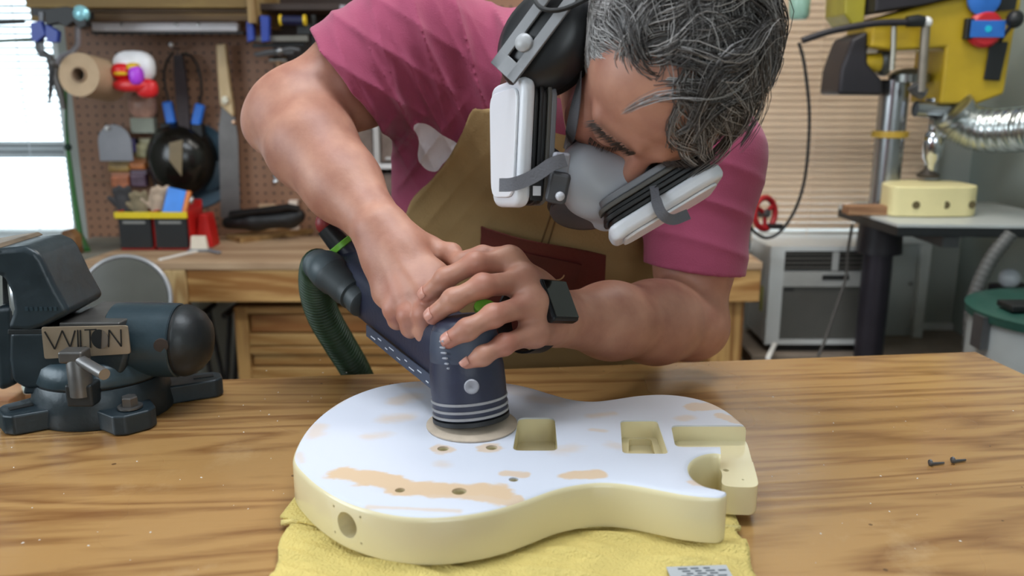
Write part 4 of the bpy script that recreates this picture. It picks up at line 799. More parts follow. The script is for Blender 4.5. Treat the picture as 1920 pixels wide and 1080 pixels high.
for u in (.06, LB-.15):
    for w in (.05, .88): bench_part('leg', u, u+.085, w, w+.085, 0, ZM-.166 if False else ZM-.1655, m_pinez)
    bench_part('side_rail', u+.02, u+.055, .136, .879, .16, .25, m_pine)
# hardware bits lying on the bench
for x, y, s in ((1744, 873, 1), (1786, 868, 1.2)):
    p = onz(x, y, ZM); tt_ = thing('screw', ('small steel screw on the right of the bench, nearer the guitar', 'small steel screw on the right of the bench, further from the guitar')[x > 1760], 'screw', p, 'loose screws')
    d_ = Vector((.9, .2*s, 0)).normalized(); MB().tube([p+Vector((0, 0, .002)), p+d_*.016+Vector((0, 0, .0016))], [.0016, .001], 8).build('shank', m_gun, tt_); MB().lathe([(.0012, -.001), (.0034, -.0005), (.003, .001), (.0012, .002)], p+Vector((0, 0, .0034)), -d_, 12).build('head', m_gun, tt_)

# ================================================================== towel
def mesh_grid(fn, nu, nv, thick):
    vs, fs = [], []
    for k in (0, 1):
        for i in range(nu+1):
            for j in range(nv+1): vs.append(fn(i/nu, j/nv, k))
    n1 = nv+1; off = (nu+1)*n1
    for i in range(nu):
        for j in range(nv): a = i*n1+j; fs.append((a, a+n1, a+n1+1, a+1)); fs.append((off+a, off+a+1, off+a+n1+1, off+a+n1))
    for i in range(nu): a, b_ = i*n1, (i+1)*n1; fs.append((a, off+a, off+b_, b_)); a, b_ = i*n1+nv, (i+1)*n1+nv; fs.append((a, b_, off+b_, off+a))
    for j in range(nv): a, b_ = j, j+1; fs.append((a, b_, off+b_, off+a)); a, b_ = nu*n1+j, nu*n1+j+1; fs.append((a, off+a, off+b_, b_))
    return vs, fs
rng = random.Random(4)
def hsh(a, b): return math.sin(a*12.9898+b*78.233)*.5+.5
def bil(c00, c10, c11, c01, u, v): return c00*(1-u)*(1-v)+c10*u*(1-v)+c11*u*v+c01*(1-u)*v
T00, T10, T11, T01 = onz(500, 1110, ZM), onz(1432, 1110, ZM), onz(1378, 1004, ZM), onz(545, 990, ZM)
def towel(u, v, k):
    p = bil(T00, T10, T11, T01, u, v); wv = .0022*math.sin(u*21+2*math.sin(v*5))+.0016*math.sin(v*17+u*9)+.0014*math.sin(u*47+v*31)
    z = .0035+max(0, wv)+(.0025 if k else 0)
    p = p+Vector((.003*math.sin(v*7+3*u), .002*math.sin(u*9+1), 0))
    return (p.x, p.y, ZM+(z if k else .0004+max(0, wv)*.7))
def terry(name, rgb):
    m = mat(name, rgb, .95, var=.10, scale=26, bump=1., bscale=420, spec=.1); 
    bpn = [n for n in m.node_tree.nodes if n.type == 'BUMP'][0]; bpn.inputs['Distance'].default_value = .004; return m
m_tw = terry('yellow_terry', (228, 206, 128))
t = thing('towel', 'folded yellow terry towel under the guitar body', 'towel', (T00+T11)/2)
vs, fs = mesh_grid(towel, 90, 50, 0); MB().add(vs, fs).build('front_fold', m_tw, t, smooth=179)
U00, U10, U11, U01 = onz(528, 992, ZM), onz(1386, 1000, ZM), onz(1384, 912, ZM), onz(548, 960, ZM)
U01 = U00+Vector((.03, .2, 0)); U11 = U10+Vector((.012, .16, 0))
def towel2(u, v, k):
    p = bil(U00, U10, U11, U01, u, v); z = (.0066+.0006*math.sin(u*40+v*9) if k else .004+.0004*math.sin(u*40+v*9))
    return (p.x, p.y+(.003*math.sin(u*17) if v < .01 else 0), ZM+z)
vs, fs = mesh_grid(towel2, 60, 24, 0); MB().add(vs, fs).build('back_fold', m_tw, t, smooth=179)
hm = [Vector(towel2(u/40, 0, 1))+Vector((0, 0, -.0006)) for u in range(41)]; MB().tube(hm, .0027, 8).build('hem', terry('yellow_hem', (232, 212, 140)), t, smooth=179)
# the raised corner poking out at the left
lp = onz(560, 972, ZM); b = MB(); vs, fs = mesh_grid(lambda u, v, k: tuple(bil(onz(526, 985, ZM), onz(640, 1012, ZM), onz(640, 960, ZM), onz(556, 945, ZM), u, v)+Vector((0, 0, .0068+.003*math.sin(u*3.1)*math.sin(v*3.1)+(.0022 if k else 0)))), 14, 10, 0)
b.add(vs, fs).build('corner_fold', m_tw, t, smooth=179)
# care label
q0 = onz(1310, 1071, ZM+.009); Mt = Matrix.Translation(q0) @ Matrix.Rotation(.06, 4, 'Z')
tg = MB().box((0, -.01, 0), (.048, .034, .0012), Mt).build('care_label', mat('tag_grey', (176, 180, 184), .6, var=.05), t, bevel=.0003)
for i in range(5):
    for j in range(3+(i % 2)):
        MB().box((-.012+.0095*j+.002*(i % 3), .003-.0036*i, .0008), (.0072-.001*((i+j) % 3), .0016, .0003), Mt).build('print_line', mat('tag_ink', (84, 92, 100), .6), tg)

# ================================================================== guitar body
ZG0, ZG1 = ZM+.0085, ZM+.0515
out_px = [(548, 862), (556, 832), (576, 800), (608, 770), (650, 744), (704, 724), (760, 714), (820, 711), (880, 711), (935, 714), (985, 722), (1030, 735), (1070, 746), (1110, 750), (1150, 746), (1190, 740), (1235, 737), (1280, 740), (1325, 750), (1362, 767), (1388, 787), (1402, 800),
 (1409, 822), (1416, 846), (1423, 872), (1421, 881), (1404, 884), (1358, 880),
 (1356, 862), (1350, 850), (1328, 850), (1306, 858), (1294, 872), (1298, 890), (1318, 906), (1345, 915), (1362, 922), (1361, 928), (1345, 932),
 (1290, 928), (1235, 918), (1180, 908), (1130, 904), (1085, 908), (1040, 918), (990, 936), (940, 952), (880, 964), (815, 970), (750, 967), (690, 955), (640, 938), (600, 915), (570, 890)]
out3 = [onz(x, y, ZG1) for x, y in out_px]
corner = {27, 28}
G0 = sum(out3, Vector())/len(out3); G0.z = ZG0
cm = [np.array([p.x-G0.x, p.y-G0.y]) for p in out3]
SPL = 6; outl = spline(cm, SPL, True)
# keep the heel corner crisp
def area2(P): return sum(P[i][0]*P[(i+1) % len(P)][1]-P[(i+1) % len(P)][0]*P[i][1] for i in range(len(P)))/2
if area2(outl) < 0: outl = outl[::-1]
outl = np.array(outl); n_o = len(outl)
for _ in range(2): outl = .5*outl+.25*np.roll(outl, 1, 0)+.25*np.roll(outl, -1, 0)
tn = np.roll(outl, -1, 0)-np.roll(outl, 1, 0); tn /= np.linalg.norm(tn, axis=1)[:, None]; nrm = np.stack([tn[:, 1], -tn[:, 0]], 1)
HG = ZG1-ZG0; rings = [(-.004, 0), (-.0012, .0012), (0, .004), (0, HG-.006), (-.0008, HG-.003), (-.0026, HG-.001), (-.006, HG)]
ds_ = np.linalg.norm(np.roll(outl, -1, 0)-outl, axis=1); th_ = np.arctan2(tn[:, 1], tn[:, 0]); dth = (np.roll(th_, -2)-np.roll(th_, 2)+np.pi) % (2*np.pi)-np.pi
rad_ = (ds_+np.roll(ds_, 1)+np.roll(ds_, -1)+np.roll(ds_, 2))/np.maximum(dth, 1e-4); ifac = np.clip(.3*rad_/.006, .06, 1.)
for k_ in range(1, 7): ifac = np.minimum(ifac, np.minimum(np.roll(ifac, 1), np.roll(ifac, -1))+.05)
vs, fs = [], []
for o_, z_ in rings:
    for p_, n_, f_ in zip(outl, nrm, ifac): q = p_+n_*o_*f_; vs.append((q[0], q[1], z_))
R_ = len(rings)
for j in range(R_-1):
    for i in range(n_o): q = (i+1) % n_o; fs.append((j*n_o+i, j*n_o+q, (j+1)*n_o+q, (j+1)*n_o+i))
fs.append(tuple(range(n_o-1, -1, -1))); fs.append(tuple((R_-1)*n_o+i for i in range(n_o)))
def loc(px_, py_, z=ZG1): p = onz(px_, py_, z); return (p.x-G0.x, p.y-G0.y)
def guitar_mat():
    m = bpy.data.materials.new('sanded_cream_finish'); m.use_nodes = True; N, L = m.node_tree.nodes, m.node_tree.links; b = N['Principled BSDF']
    tc = N.new('ShaderNodeTexCoord'); nz = N.new('ShaderNodeTexNoise'); nz.inputs['Scale'].default_value = 34; nz.inputs['Detail'].default_value = 6; nz.inputs['Roughness'].default_value = .62
    mp = N.new('ShaderNodeMapping'); mp.inputs['Scale'].default_value = (.55, 1, 1); L.new(tc.outputs['Object'], mp.inputs[0]); L.new(mp.outputs[0], nz.inputs['Vector'])
    def math_(op, a, b_=None, c_=None):
        n = N.new('ShaderNodeMath'); n.operation = op
        for i, v in enumerate((a, b_, c_)):
            if v is None: continue
            if isinstance(v, (int, float)): n.inputs[i].default_value = v
            else: L.new(v, n.inputs[i])
        return n.outputs[0]
    n3 = N.new('ShaderNodeTexNoise'); n3.inputs['Scale'].default_value = 130; n3.inputs['Detail'].default_value = 4; L.new(mp.outputs[0], n3.inputs['Vector'])
    wob = math_('ADD', math_('MULTIPLY_ADD', nz.outputs['Fac'], 2.6, -1.3), math_('MULTIPLY_ADD', n3.outputs['Fac'], .9, -.45))
    # bare-wood patches where the finish is sanded through: (pixel a, pixel b, half width m, strength)
    patches = [((645, 885), (690, 895), .014, 1), ((690, 893), (760, 912), .0115, 1), ((760, 914), (900, 922), .013, 1), ((860, 918), (940, 922), .015, 1), ((820, 926), (965, 937), .010, .9), ((690, 950), (860, 958), .003, .6),
      ((1060, 893), (1120, 888), .0075, .95), ((950, 888), (985, 890), .006, .8), ((745, 752), (770, 744), .012, .5), ((725, 785), (760, 782), .012, .55), ((690, 818), (720, 816), .009, .5), ((590, 815), (598, 800), .010, .5), ((610, 770), (650, 745), .004, .4),
      ((770, 722), (800, 718), .012, .5), ((1300, 765), (1345, 762), .012, .7), ((1350, 778), (1385, 790), .009, .7), ((1290, 782), (1280, 785), .007, .5), ((1110, 780), (1150, 775), .006, .5), ((1110, 806), (1130, 808), .004, .5), ((1050, 845), (1075, 840), .011, .45), ((1300, 905), (1340, 905), .008, .7), ((1330, 880), (1300, 900), .004, .5), ((830, 841), (832, 841), .012, .75), ((920, 840), (922, 840), .012, .75), ((825, 870), (832, 871), .007, .4), ((1000, 745), (1040, 750), .012, .4), ((975, 735), (960, 728), .02, .3), ((1150, 835), (1160, 838), .009, .35), ((560, 850), (566, 866), .004, .4)]
    sp = N.new('ShaderNodeSeparateXYZ'); L.new(tc.outputs['Object'], sp.inputs[0]); tot = None
    cxy = N.new('ShaderNodeCombineXYZ'); L.new(sp.outputs[0], cxy.inputs[0]); L.new(sp.outputs[1], cxy.inputs[1])
    for a, c, hw, st in patches:
        A, C = Vector((*loc(*a), 0)), Vector((*loc(*c), 0)); BA = C-A; l2 = max(BA.dot(BA), 1e-8)
        s1 = N.new('ShaderNodeVectorMath'); s1.operation = 'SUBTRACT'; L.new(cxy.outputs[0], s1.inputs[0]); s1.inputs[1].default_value = A
        dt = N.new('ShaderNodeVectorMath'); dt.operation = 'DOT_PRODUCT'; L.new(s1.outputs[0], dt.inputs[0]); dt.inputs[1].default_value = BA/l2
        cl = N.new('ShaderNodeClamp'); L.new(dt.outputs['Value'], cl.inputs[0])
        sc_ = N.new('ShaderNodeVectorMath'); sc_.operation = 'SCALE'; sc_.inputs[0].default_value = BA; L.new(cl.outputs[0], sc_.inputs['Scale'])
        s2 = N.new('ShaderNodeVectorMath'); s2.operation = 'SUBTRACT'; L.new(s1.outputs[0], s2.inputs[0]); L.new(sc_.outputs[0], s2.inputs[1])
        ln = N.new('ShaderNodeVectorMath'); ln.operation = 'LENGTH'; L.new(s2.outputs[0], ln.inputs[0])
        g = math_('MULTIPLY_ADD', ln.outputs['Value'], -1/hw, 1.0); g = math_('MULTIPLY_ADD', wob, .9, g)
        mr = N.new('ShaderNodeMapRange'); mr.interpolation_type = 'SMOOTHSTEP'; mr.inputs['From Min'].default_value = -.12 if st > .6 else -.6; mr.inputs['From Max'].default_value = .32 if st > .6 else .9; mr.inputs['To Max'].default_value = st; L.new(g, mr.inputs['Value'])
        tot = mr.outputs[0] if tot is None else math_('MAXIMUM', tot, mr.outputs[0])
    # sanded white everywhere on the flat top, yellowed lacquer elsewhere
    ge = N.new('ShaderNodeNewGeometry'); up = math_('GREATER_THAN', sp.outputs[2], HG-.0016)
    m1 = N.new('ShaderNodeMix'); m1.data_type = 'RGBA'; L.new(tot, m1.inputs[0]); m1.inputs[6].default_value = (*lin((208, 212, 224)), 1); m1.inputs[7].default_value = (*lin((212, 184, 152)), 1)
    m2 = N.new('ShaderNodeMix'); m2.data_type = 'RGBA'; L.new(up, m2.inputs[0]); m2.inputs[6].default_value = (*lin((228, 216, 176)), 1); L.new(m1.outputs[2], m2.inputs[7]); L.new(m2.outputs[2], b.inputs['Base Color'])
    ro = N.new('ShaderNodeMix'); L.new(up, ro.inputs[0]); ro.inputs[2].default_value = .16; ro.inputs[3].default_value = .5; L.new(ro.outputs[0], b.inputs['Roughness'])
    return m
m_gt = guitar_mat()
me = bpy.data.meshes.new('guitar_blank'); me.from_pydata(vs, [], fs); me.update()
gb = bpy.data.objects.new('guitar_blank', me); COL.objects.link(gb); me.materials.append(m_gt)
cut = []
def cutter(poly, z0, z1, M=None, r=0.):
    me_ = bpy.data.meshes.new('cut'); bm = bmesh.new(); vv = [bm.verts.new((p_[0], p_[1], z0)) for p_ in poly]; f = bm.faces.new(vv)
    e = bmesh.ops.extrude_face_region(bm, geom=[f]); bmesh.ops.translate(bm, verts=[q for q in e['geom'] if isinstance(q, bmesh.types.BMVert)], vec=(0, 0, z1-z0)); bmesh.ops.recalc_face_normals(bm, faces=bm.faces[:])
    if M is not None: bm.transform(M)
    bm.to_mesh(me_); bm.free(); o = bpy.data.objects.new('cut', me_); COL.objects.link(o); cut.append(o); return o
def rrect(P, r, n=5):
    out = []; m_ = len(P); P = [np.array(p_) for p_ in P]
    for i in range(m_):
        a, b_, c_ = P[i-1], P[i], P[(i+1) % m_]; u, w = (a-b_)/np.linalg.norm(a-b_), (c_-b_)/np.linalg.norm(c_-b_)
        for k in range(n+1): t_ = k/n; p0_, p2_ = b_+u*r, b_+w*r; out.append((1-t_)**2*p0_+2*t_*(1-t_)*b_+t_*t_*p2_)
    return out
def circ(c, r, n=20): return [(c[0]+r*math.cos(2*math.pi*i/n), c[1]+r*math.sin(2*math.pi*i/n)) for i in range(n)]
# pickup cavities, neck pocket, control holes, jack hole
cutter(rrect([loc(972, 783), loc(1040, 783), loc(1046, 845), loc(961, 845)], .008), HG-.026, HG+.02)
cutter(rrect([loc(1163, 788), loc(1232, 787), loc(1254, 851), loc(1167, 850)], .006), HG-.019, HG+.02)
cutter(rrect([loc(1180, 790), loc(1222, 790), loc(1232, 826), loc(1180, 826)], .004), HG-.026, HG-.015)
cutter(rrect([loc(1258, 797), loc(1500, 797), loc(1520, 838), loc(1266, 838)], .008), HG-.017, HG+.02)
cutter([loc(1350, 834), loc(1520, 834), loc(1520, 897), loc(1357, 897)], HG-.015, HG+.02)
for (x, y), r_, dp in (((831, 841), .0055, .03), ((922, 839), .0055, .03), ((750, 919), .0042, .02), ((861, 921), .0062, .1), ((963, 899), .0042, .02), ((1363, 853), .0028, .03), ((1395, 870), .0012, .03)): cutter(circ(loc(x, y), r_), HG-dp, HG+.02)
jp = onz(640, 990, ZG0+.024); jl = np.array([jp.x-G0.x, jp.y-G0.y]); ji = int(np.argmin(np.linalg.norm(outl-jl, axis=1))); jn = Vector((nrm[ji][0], nrm[ji][1], 0)); jq = Vector((outl[ji][0], outl[ji][1], .0225))
jx, jy, jz = frame(jn); JM = basis(jx, jy, jz, jq)
cutter(circ((0, 0), .0112, 28), -.03, .02, JM)
for a_, c_ in ((-.0155, -.0155), (.0155, -.0155), (-.0155, .0155), (.0155, .0155)): cutter(circ((a_, c_*.75), .0011, 8), -.01, .02, JM)
gb['x'] = 1
for o in cut:
    md_ = gb.modifiers.new('b', 'BOOLEAN'); md_.operation = 'DIFFERENCE'; md_.object = o; md_.solver = 'EXACT'
dg = bpy.context.evaluated_depsgraph_get(); ev = gb.evaluated_get(dg); me2 = bpy.data.meshes.new_from_object(ev)
bpy.data.objects.remove(gb)
for o in cut: bpy.data.objects.remove(o)
t = thing('guitar_body', 'cream single-cutaway electric guitar body, top sanded white, on the towel', 'guitar body', G0)
me2.name = 'body_shell'; go = bpy.data.objects.new('body_shell', me2); COL.objects.link(go); W[go] = Matrix.Translation(G0); go.parent = t; go.matrix_parent_inverse = W[t].inverted(); go.matrix_basis = W[go]
me2.polygons.foreach_set('use_smooth', [True]*len(me2.polygons)); me2.set_sharp_from_angle(angle=math.radians(38))
MB().cyl(G0+jq-jn*.0299, G0+jq-jn*.028, .0112).build('jack_cavity_floor', mat('raw_wood', (206, 180, 140), .7), t)
p = onz(861, 921, ZG1); MB().cyl((p.x, p.y, ZG0+.0005), (p.x, p.y, ZG0+.003), .0061).build('control_hole_floor', mat('hole_dark', (20, 18, 16), .8), t)
# dust rim where the pad has been sanding
# ================================================================== bench vise
vc = onz(196, 792, ZM); YV = vc.y+.045
vx = at(190, 760, YV).x
t = thing('bench_vise', 'blue-grey bullet bench vise with a bright nameplate on the workbench', 'vise', (vx, YV, ZM))
def vise_mat(name, rgb, rough, metal=.15):
    m = mat(name, rgb, rough, metal, var=.22, scale=22, bump=.35, bscale=70, rvar=.12); return m
m_v = vise_mat('vise_blue', (36, 47, 53), .38); m_vd = vise_mat('vise_dark', (36, 40, 42), .45); m_vs = mat('worn_steel', (104, 102, 100), .4, .7, var=.2, scale=30); m_vb = vise_mat('vise_bright', (46, 62, 70), .34)
S = 1600/at(200, 700, YV).y/1.03
def vp(px_, py_, dy=0.): return at(px_, py_, YV+dy)
def vprism(name, pts, y0, y1, m, bevel=.003, par=None):
    return MB().prism([XZ(x, y, YV) for x, y in pts], -y0, -y1, basis((1, 0, 0), (0, 0, 1), (0, -1, 0), (0, YV, 0))).build(name, m, par or t, bevel=bevel, seg=3)
# swivel base with lugs
zb = lambda y: at(200, y, YV-.03).z
cb = Vector((vp(192, 720).x, YV+.0, ZM))
def lug(an, l, w, bolt):
    d = Vector((math.cos(an), math.sin(an), 0)); s_ = Vector((-d.y, d.x, 0)); a = cb+d*.05; e = cb+d*l
    pts = [a+s_*w*1.1, e+s_*w*.8, e+d*.008+s_*w*.45, e+d*.008-s_*w*.45, e-s_*w*.8, a-s_*w*1.1]
    lg = MB().prism([(p.x, p.y) for p in pts], ZM+.0005, ZM+.024).build('lug', m_v, t, bevel=.003, seg=3)
    if bolt:
        q = cb+d*(l-.012); bo = MB().lathe([(.010, .0), (.0135, .001), (.0135, .003), (.0085, .0032)], (q.x, q.y, ZM+.0242), (0, 0, 1), 20).build('washer', m_vs, lg)
        MB().lathe([(.0001, .0), (.0092, .0), (.0092, .0095), (.008, .011), (.0001, .011)], (q.x, q.y, ZM+.0275), (0, 0, 1), 6).build('bolt_head', m_vs, lg, smooth=20)
    else:
        q = cb+d*(l-.008); MB().prism([((q-d*.018+s_*.005).x, (q-d*.018+s_*.005).y), ((q+d*.006+s_*.005).x, (q+d*.006+s_*.005).y), ((q+d*.006-s_*.005).x, (q+d*.006-s_*.005).y), ((q-d*.018-s_*.005).x, (q-d*.018-s_*.005).y)], ZM+.0242, ZM+.0252).build('slot', mk, lg)
lug(math.radians(-138), .102, .03, False); lug(math.radians(-46), .098, .03, True); lug(math.radians(24), .128, .022, False); lug(math.radians(140), .11, .026, False)
MB().lathe([(.074, 0.0005), (.0755, .006), (.072, .03), (.069, .0425), (.068, .044)], cb, (0, 0, 1), 56, sx=1.06).build('swivel_base', m_v, t)
MB().lathe([(.068, .0465), (.069, .049), (.064, .066), (.058, .072), (.045, .074)], cb, (0, 0, 1), 56, sx=1.06).build('swivel_plate', m_vb, t)
MB().lathe([(.0665, .0435), (.067, .046), (.0665, .0465)], cb, (0, 0, 1), 56, sx=1.06).build('swivel_seam', mk, t)
# body block
ztop = vp(150, 600).z; zbot = ZM+.07
vprism('body_casting', [(62, 600), (258, 597), (268, 610), (274, 640), (264, 676), (230, 700), (90, 704), (66, 690), (60, 650)], -.05, .05, m_v, .006)
vprism('body_neck', [(86, 690), (250, 690), (262, 712), (80, 716)], -.045, .045, m_v, .004)
# spindle housing (the bullet)
ax0 = vp(254, 636); 
r1 = .043
prof = [(r1*.7, -.03), (r1, -.02), (r1*1.02, .0), (r1*1.02, .052), (r1*.99, .0535)]
MB().lathe([(r, h) for r, h in prof], ax0, (1, 0, -.02), 48).build('spindle_housing', m_vb, t)
MB().lathe([(r1*.96, .0538), (r1*.96, .057)], ax0, (1, 0, -.02), 48).build('housing_groove', mk, t)
MB().lathe([(r1*.99, .0572), (r1*1.0, .060), (r1*.95, .068), (r1*.82, .077), (r1*.6, .085), (r1*.3, .089), (.001, .090)], ax0, (1, 0, -.02), 48).build('bullet_cap', m_vd, t)
q = vp(300, 648, -.045); MB().lathe([(.008, 0), (.008, .0035), (.001, .004)], q+Vector((0, .004, 0)), (.2, -1, -.1), 16).build('oil_plug', mat('plug_dark', (54, 44, 40), .6), t)
# anvil
MB().prism([(vp(148, 590).x, YV-.046), (vp(257, 590).x, YV-.046), (vp(257, 590).x+.012, YV+.052), (vp(148, 590).x+.004, YV+.052)], ztop-.002, vp(200, 585).z).build('anvil', m_vs, t, bevel=.002)
vprism('anvil_rib', [(60, 596), (258, 594), (258, 602), (60, 605)], -.05, .0525, m_vd, .001)
# fixed jaw: arched arm rising to the left
vprism('jaw_arm', [(126, 592), (172, 566), (146, 520), (122, 470), (112, 455), (90, 447), (40, 452), (0, 468), (-40, 470), (-70, 486), (-70, 530), (-40, 526), (0, 510), (24, 496), (52, 502), (66, 530), (70, 560), (58, 596), (100, 600)], -.052, .035, m_v, .007)
vprism('jaw_web', [(20, 500), (60, 498), (78, 540), (82, 600), (30, 640), (22, 600)], -.02, .02, m_vd, .004)
vprism('front_column', [(24, 560), (64, 556), (66, 700), (30, 716), (26, 640)], -.04, .045, m_v, .008)
vprism('jaw_insert', [(-64, 462), (-8, 452), (34, 446), (44, 452), (10, 462), (-60, 480)], -.058, .045, mat('jaw_brown', (112, 98, 82), .5, .3, var=.3, scale=40), .002)
MB().lathe([(.034, -.16), (.038, -.15), (.038, -.005), (.03, 0)], vp(50, 652), (1, 0, 0), 36).build('spindle_slide', m_vb, t)
MB().tube([vp(21, 530, -.03), vp(26, 580, -.035), vp(29, 600, -.035)], .004, 8).build('jaw_screw', mat('chrome', (220, 222, 226)), t)
# nameplate
def pl(px_, py_): return XZ(px_, py_, YV-.0535)
NM = basis((1, 0, 0), (0, 0, 1), (0, -1, 0), (0, YV-.0502, 0))
PL = rrect([pl(76, 614), pl(238, 611), pl(244, 664), pl(82, 674)], .003, 3)
np_ = MB().prism([tuple(q) for q in PL], 0, .0022, NM).build('nameplate', mat('plate_brass', (158, 142, 122), .35, .45, var=.12, scale=30), t, bevel=.0004)
NI = rrect([pl(81, 618), pl(234, 615), pl(239, 660), pl(86, 669)], .002, 3)
m_ink = mat('letter_black', (10, 10, 10), .5)
def stroke(a, c, w=.0013):
    A, C = pl(*a), pl(*c); MB().bar((A[0], YV-.0529, A[1]), (C[0], YV-.0529, C[1]), w, .0009, up=(0, 1, 0)).build('letter_stroke', m_ink, np_)
for a, c in (((83, 622), (102, 655)), ((102, 655), (116, 620)), ((116, 620), (131, 652)), ((131, 652), (140, 620)), ((145, 619), (146, 652)), ((150, 619), (151, 652)), ((151, 652), (161, 651)), ((158, 619), (180, 618)), ((168, 619), (169, 652)), ((203, 651), (204, 619)), ((204, 619), (227, 650)), ((227, 650), (226, 618))): stroke(a, c)
oc = pl(187, 636); ov = [(oc[0]+.0095*math.cos(2*math.pi*k/28), oc[1]+.0112*math.sin(2*math.pi*k/28)) for k in range(28)]
MB().prism(ov, .0023, .0029, NM).build('letter_disc', mat('letter_grey', (104, 94, 84), .4), np_)
ov = [(oc[0]+.0096*math.cos(a), oc[1]+.0113*math.sin(a)) for a in [math.radians(70+200*k/20) for k in range(21)]]
MB().prism(ov, .003, .0034, NM).build('letter_wedge', m_ink, np_)
# small raised lettering on the jaw
for i in range(7): q = vp(48+i*9, 580, -.0545+.0); MB().box((0, 0, 0), (.0034, .001, .0042), Matrix.Translation((q.x, YV-.0524, q.z))).build('cast_mark', m_vb, t)
# swivel lock: post and tommy bar
q = vp(148, 690, -.075)
MB().lathe([(.0125, ZM+.075-.03), (.0125, ZM+.085), (.0105, ZM+.088), (.0105, vp(148, 664, -.075).z-.004), (.009, vp(148, 662, -.075).z)], (q.x, q.y, 0), (0, 0, 1), 24).build('lock_post', m_vs, t)
MB().box((0, 0, 0), (.03, .024, .026), Matrix.Translation((q.x, q.y+.004, vp(148, 742, -.07).z+.004))).build('lock_nut', m_vd, t, bevel=.003)
MB().box((0, 0, 0), (.027, .022, .014), Matrix.Translation((q.x-.003, q.y, vp(148, 666, -.075).z))).build('lock_head', m_vs, t, bevel=.003)
a, c = vp(138, 668, -.07), vp(196, 702, -.115); MB().tube([a, c], .0062, 14).build('tommy_bar', mat('bar_steel', (150, 148, 148), .3, .8), t, smooth=50)

# ================================================================== sander
pc = onz(885, 797, ZG1); SXc = Vector((pc.x, pc.y, ZG1)); 
tip = at(866, 590, pc.y+.012); axd = (tip-SXc).normalized()
t = thing('sander', 'navy rotary sander with green accents held against the guitar body', 'sander', SXc)
m_nv = mat('navy_plastic', (38, 42, 62), .42, var=.12, scale=40, bump=.15, bscale=200); m_nv2 = mat('navy_grip', (58, 66, 84), .5, var=.1, scale=40); m_dst = mat('dusty_band', (150, 148, 150), .7, var=.2, scale=40)
Y0_ = Vector((0, 0, 1))
MB().lathe([(.001, .0003), (.0445, .0003), (.045, .001), (.045, .002), (.043, .003), (.03, .0065)], SXc, (0, 0, 1), 48).build('sanding_disc', mat('abrasive', (184, 168, 150), .8, var=.1, scale=80), t)
MB().lathe([(.036, .0068), (.038, .008), (.038, .012), (.035, .013)], SXc, axd, 48).build('pad', m_blk, t)
for h in (.0135, .020, .0275): MB().lathe([(.034, h), (.0378, h+.0008), (.0378, h+.003), (.034, h+.0036)], SXc, axd, 48).build('skirt_ring', m_dst, t)
MB().lathe([(.035, .0125), (.0366, .0135), (.0370, .03), (.0372, .045), (.0366, .06), (.0335, .078), (.032, .09), (.030, .1), (.026, .106), (.018, .110), (.001, .111)], SXc, axd, 48).build('gear_head', m_nv, t)
MB().lathe([(.0335, .066), (.0352, .069), (.0345, .08), (.0328, .092), (.0308, .099)], SXc, axd, 48).build('grip_ring', m_nv2, t)
q = at(884, 727, pc.y-.037); MB().lathe([(.0062, 0), (.0072, .001), (.0062, .0022), (.0035, .0024), (.001, .001)], q+Vector((0, .0035, 0)), (0, -1, .12), 20).build('screw_cap', mat('cap_pale', (150, 150, 158), .4), t)
for i, (xa, ya, xb, yb) in enumerate(((824, 640, 830, 640), (823, 651, 833, 652), (822, 661, 836, 662), (822, 671, 838, 672), (823, 681, 840, 682), (824, 690, 842, 691))):
    a, c = at(xa, ya, pc.y-.012), at(xb, yb, pc.y-.026); d_ = Vector((a.x-SXc.x, a.y-SXc.y, 0)).normalized(); MB().tube([a+d_*.000, c], .0011, 6).build('vent_slot', mat('slot_pale', (160, 162, 172), .5), t)
# motor body: slab running back and to the left, rising
hA = SXc+axd*.068+Vector((0, .016, 0)); hB = at(668, 512, 1.06)
bd = (hB-hA).normalized(); sd = bd.cross(Vector((0, 0, 1))).normalized(); upv = sd.cross(bd)
BM = basis(sd, upv, bd, hA); Lb = (hB-hA).length
def sec(w, h, z, dz=0., n=28, e=3.2):
    return [(math.copysign(abs(math.cos(a))**(2/e), math.cos(a))*w, math.copysign(abs(math.sin(a))**(2/e), math.sin(a))*h+dz, z) for a in [2*math.pi*k/n for k in range(n)]]
def loft(secs):
    vs, fs = [], []; n = len(secs[0])
    for s_ in secs: vs += s_
    for j in range(len(secs)-1):
        for i in range(n): q_ = (i+1) % n; fs.append((j*n+i, j*n+q_, (j+1)*n+q_, (j+1)*n+i))
    fs.append(tuple(range(n-1, -1, -1))); fs.append(tuple((len(secs)-1)*n+i for i in range(n))); return vs, fs
MB().add(*loft([sec(.030, .036, .0, -.006), sec(.030, .035, .04, -.008), sec(.029, .034, .09, -.008), sec(.030, .034, Lb*.75, -.006), sec(.033, .036, Lb*.92, -.004), sec(.031, .034, Lb, -.004), sec(.02, .022, Lb+.01, -.004)]), BM).build('motor_body', m_nv, t, smooth=60)
q0, q1 = at(728, 655, .86), at(815, 712, .80)
# lower label strip along the side facing the camera
side = -sd if (-sd).y < 0 else sd
a, c = hA+side*.0305+upv*(-.032)+bd*.012, hA+side*.0312+upv*(-.034)+bd*(Lb*.62)
MB().strap([a, (a+c)/2+side*.0005, c], side, .014, .0012).build('label_strip', m_nv2, t)
for i in range(9):
    f0 = .04+i*.1; L_ = (c-a).length
    p_ = a+(c-a)*f0+side*.0016+upv*(.0022 if i % 2 else -.0022); MB().bar(p_, p_+(c-a).normalized()*(.006+.003*(i % 3)), .0011, .0005, up=tuple(side)).build('printed_mark', mat('mark_white', (206, 210, 220), .5), t)
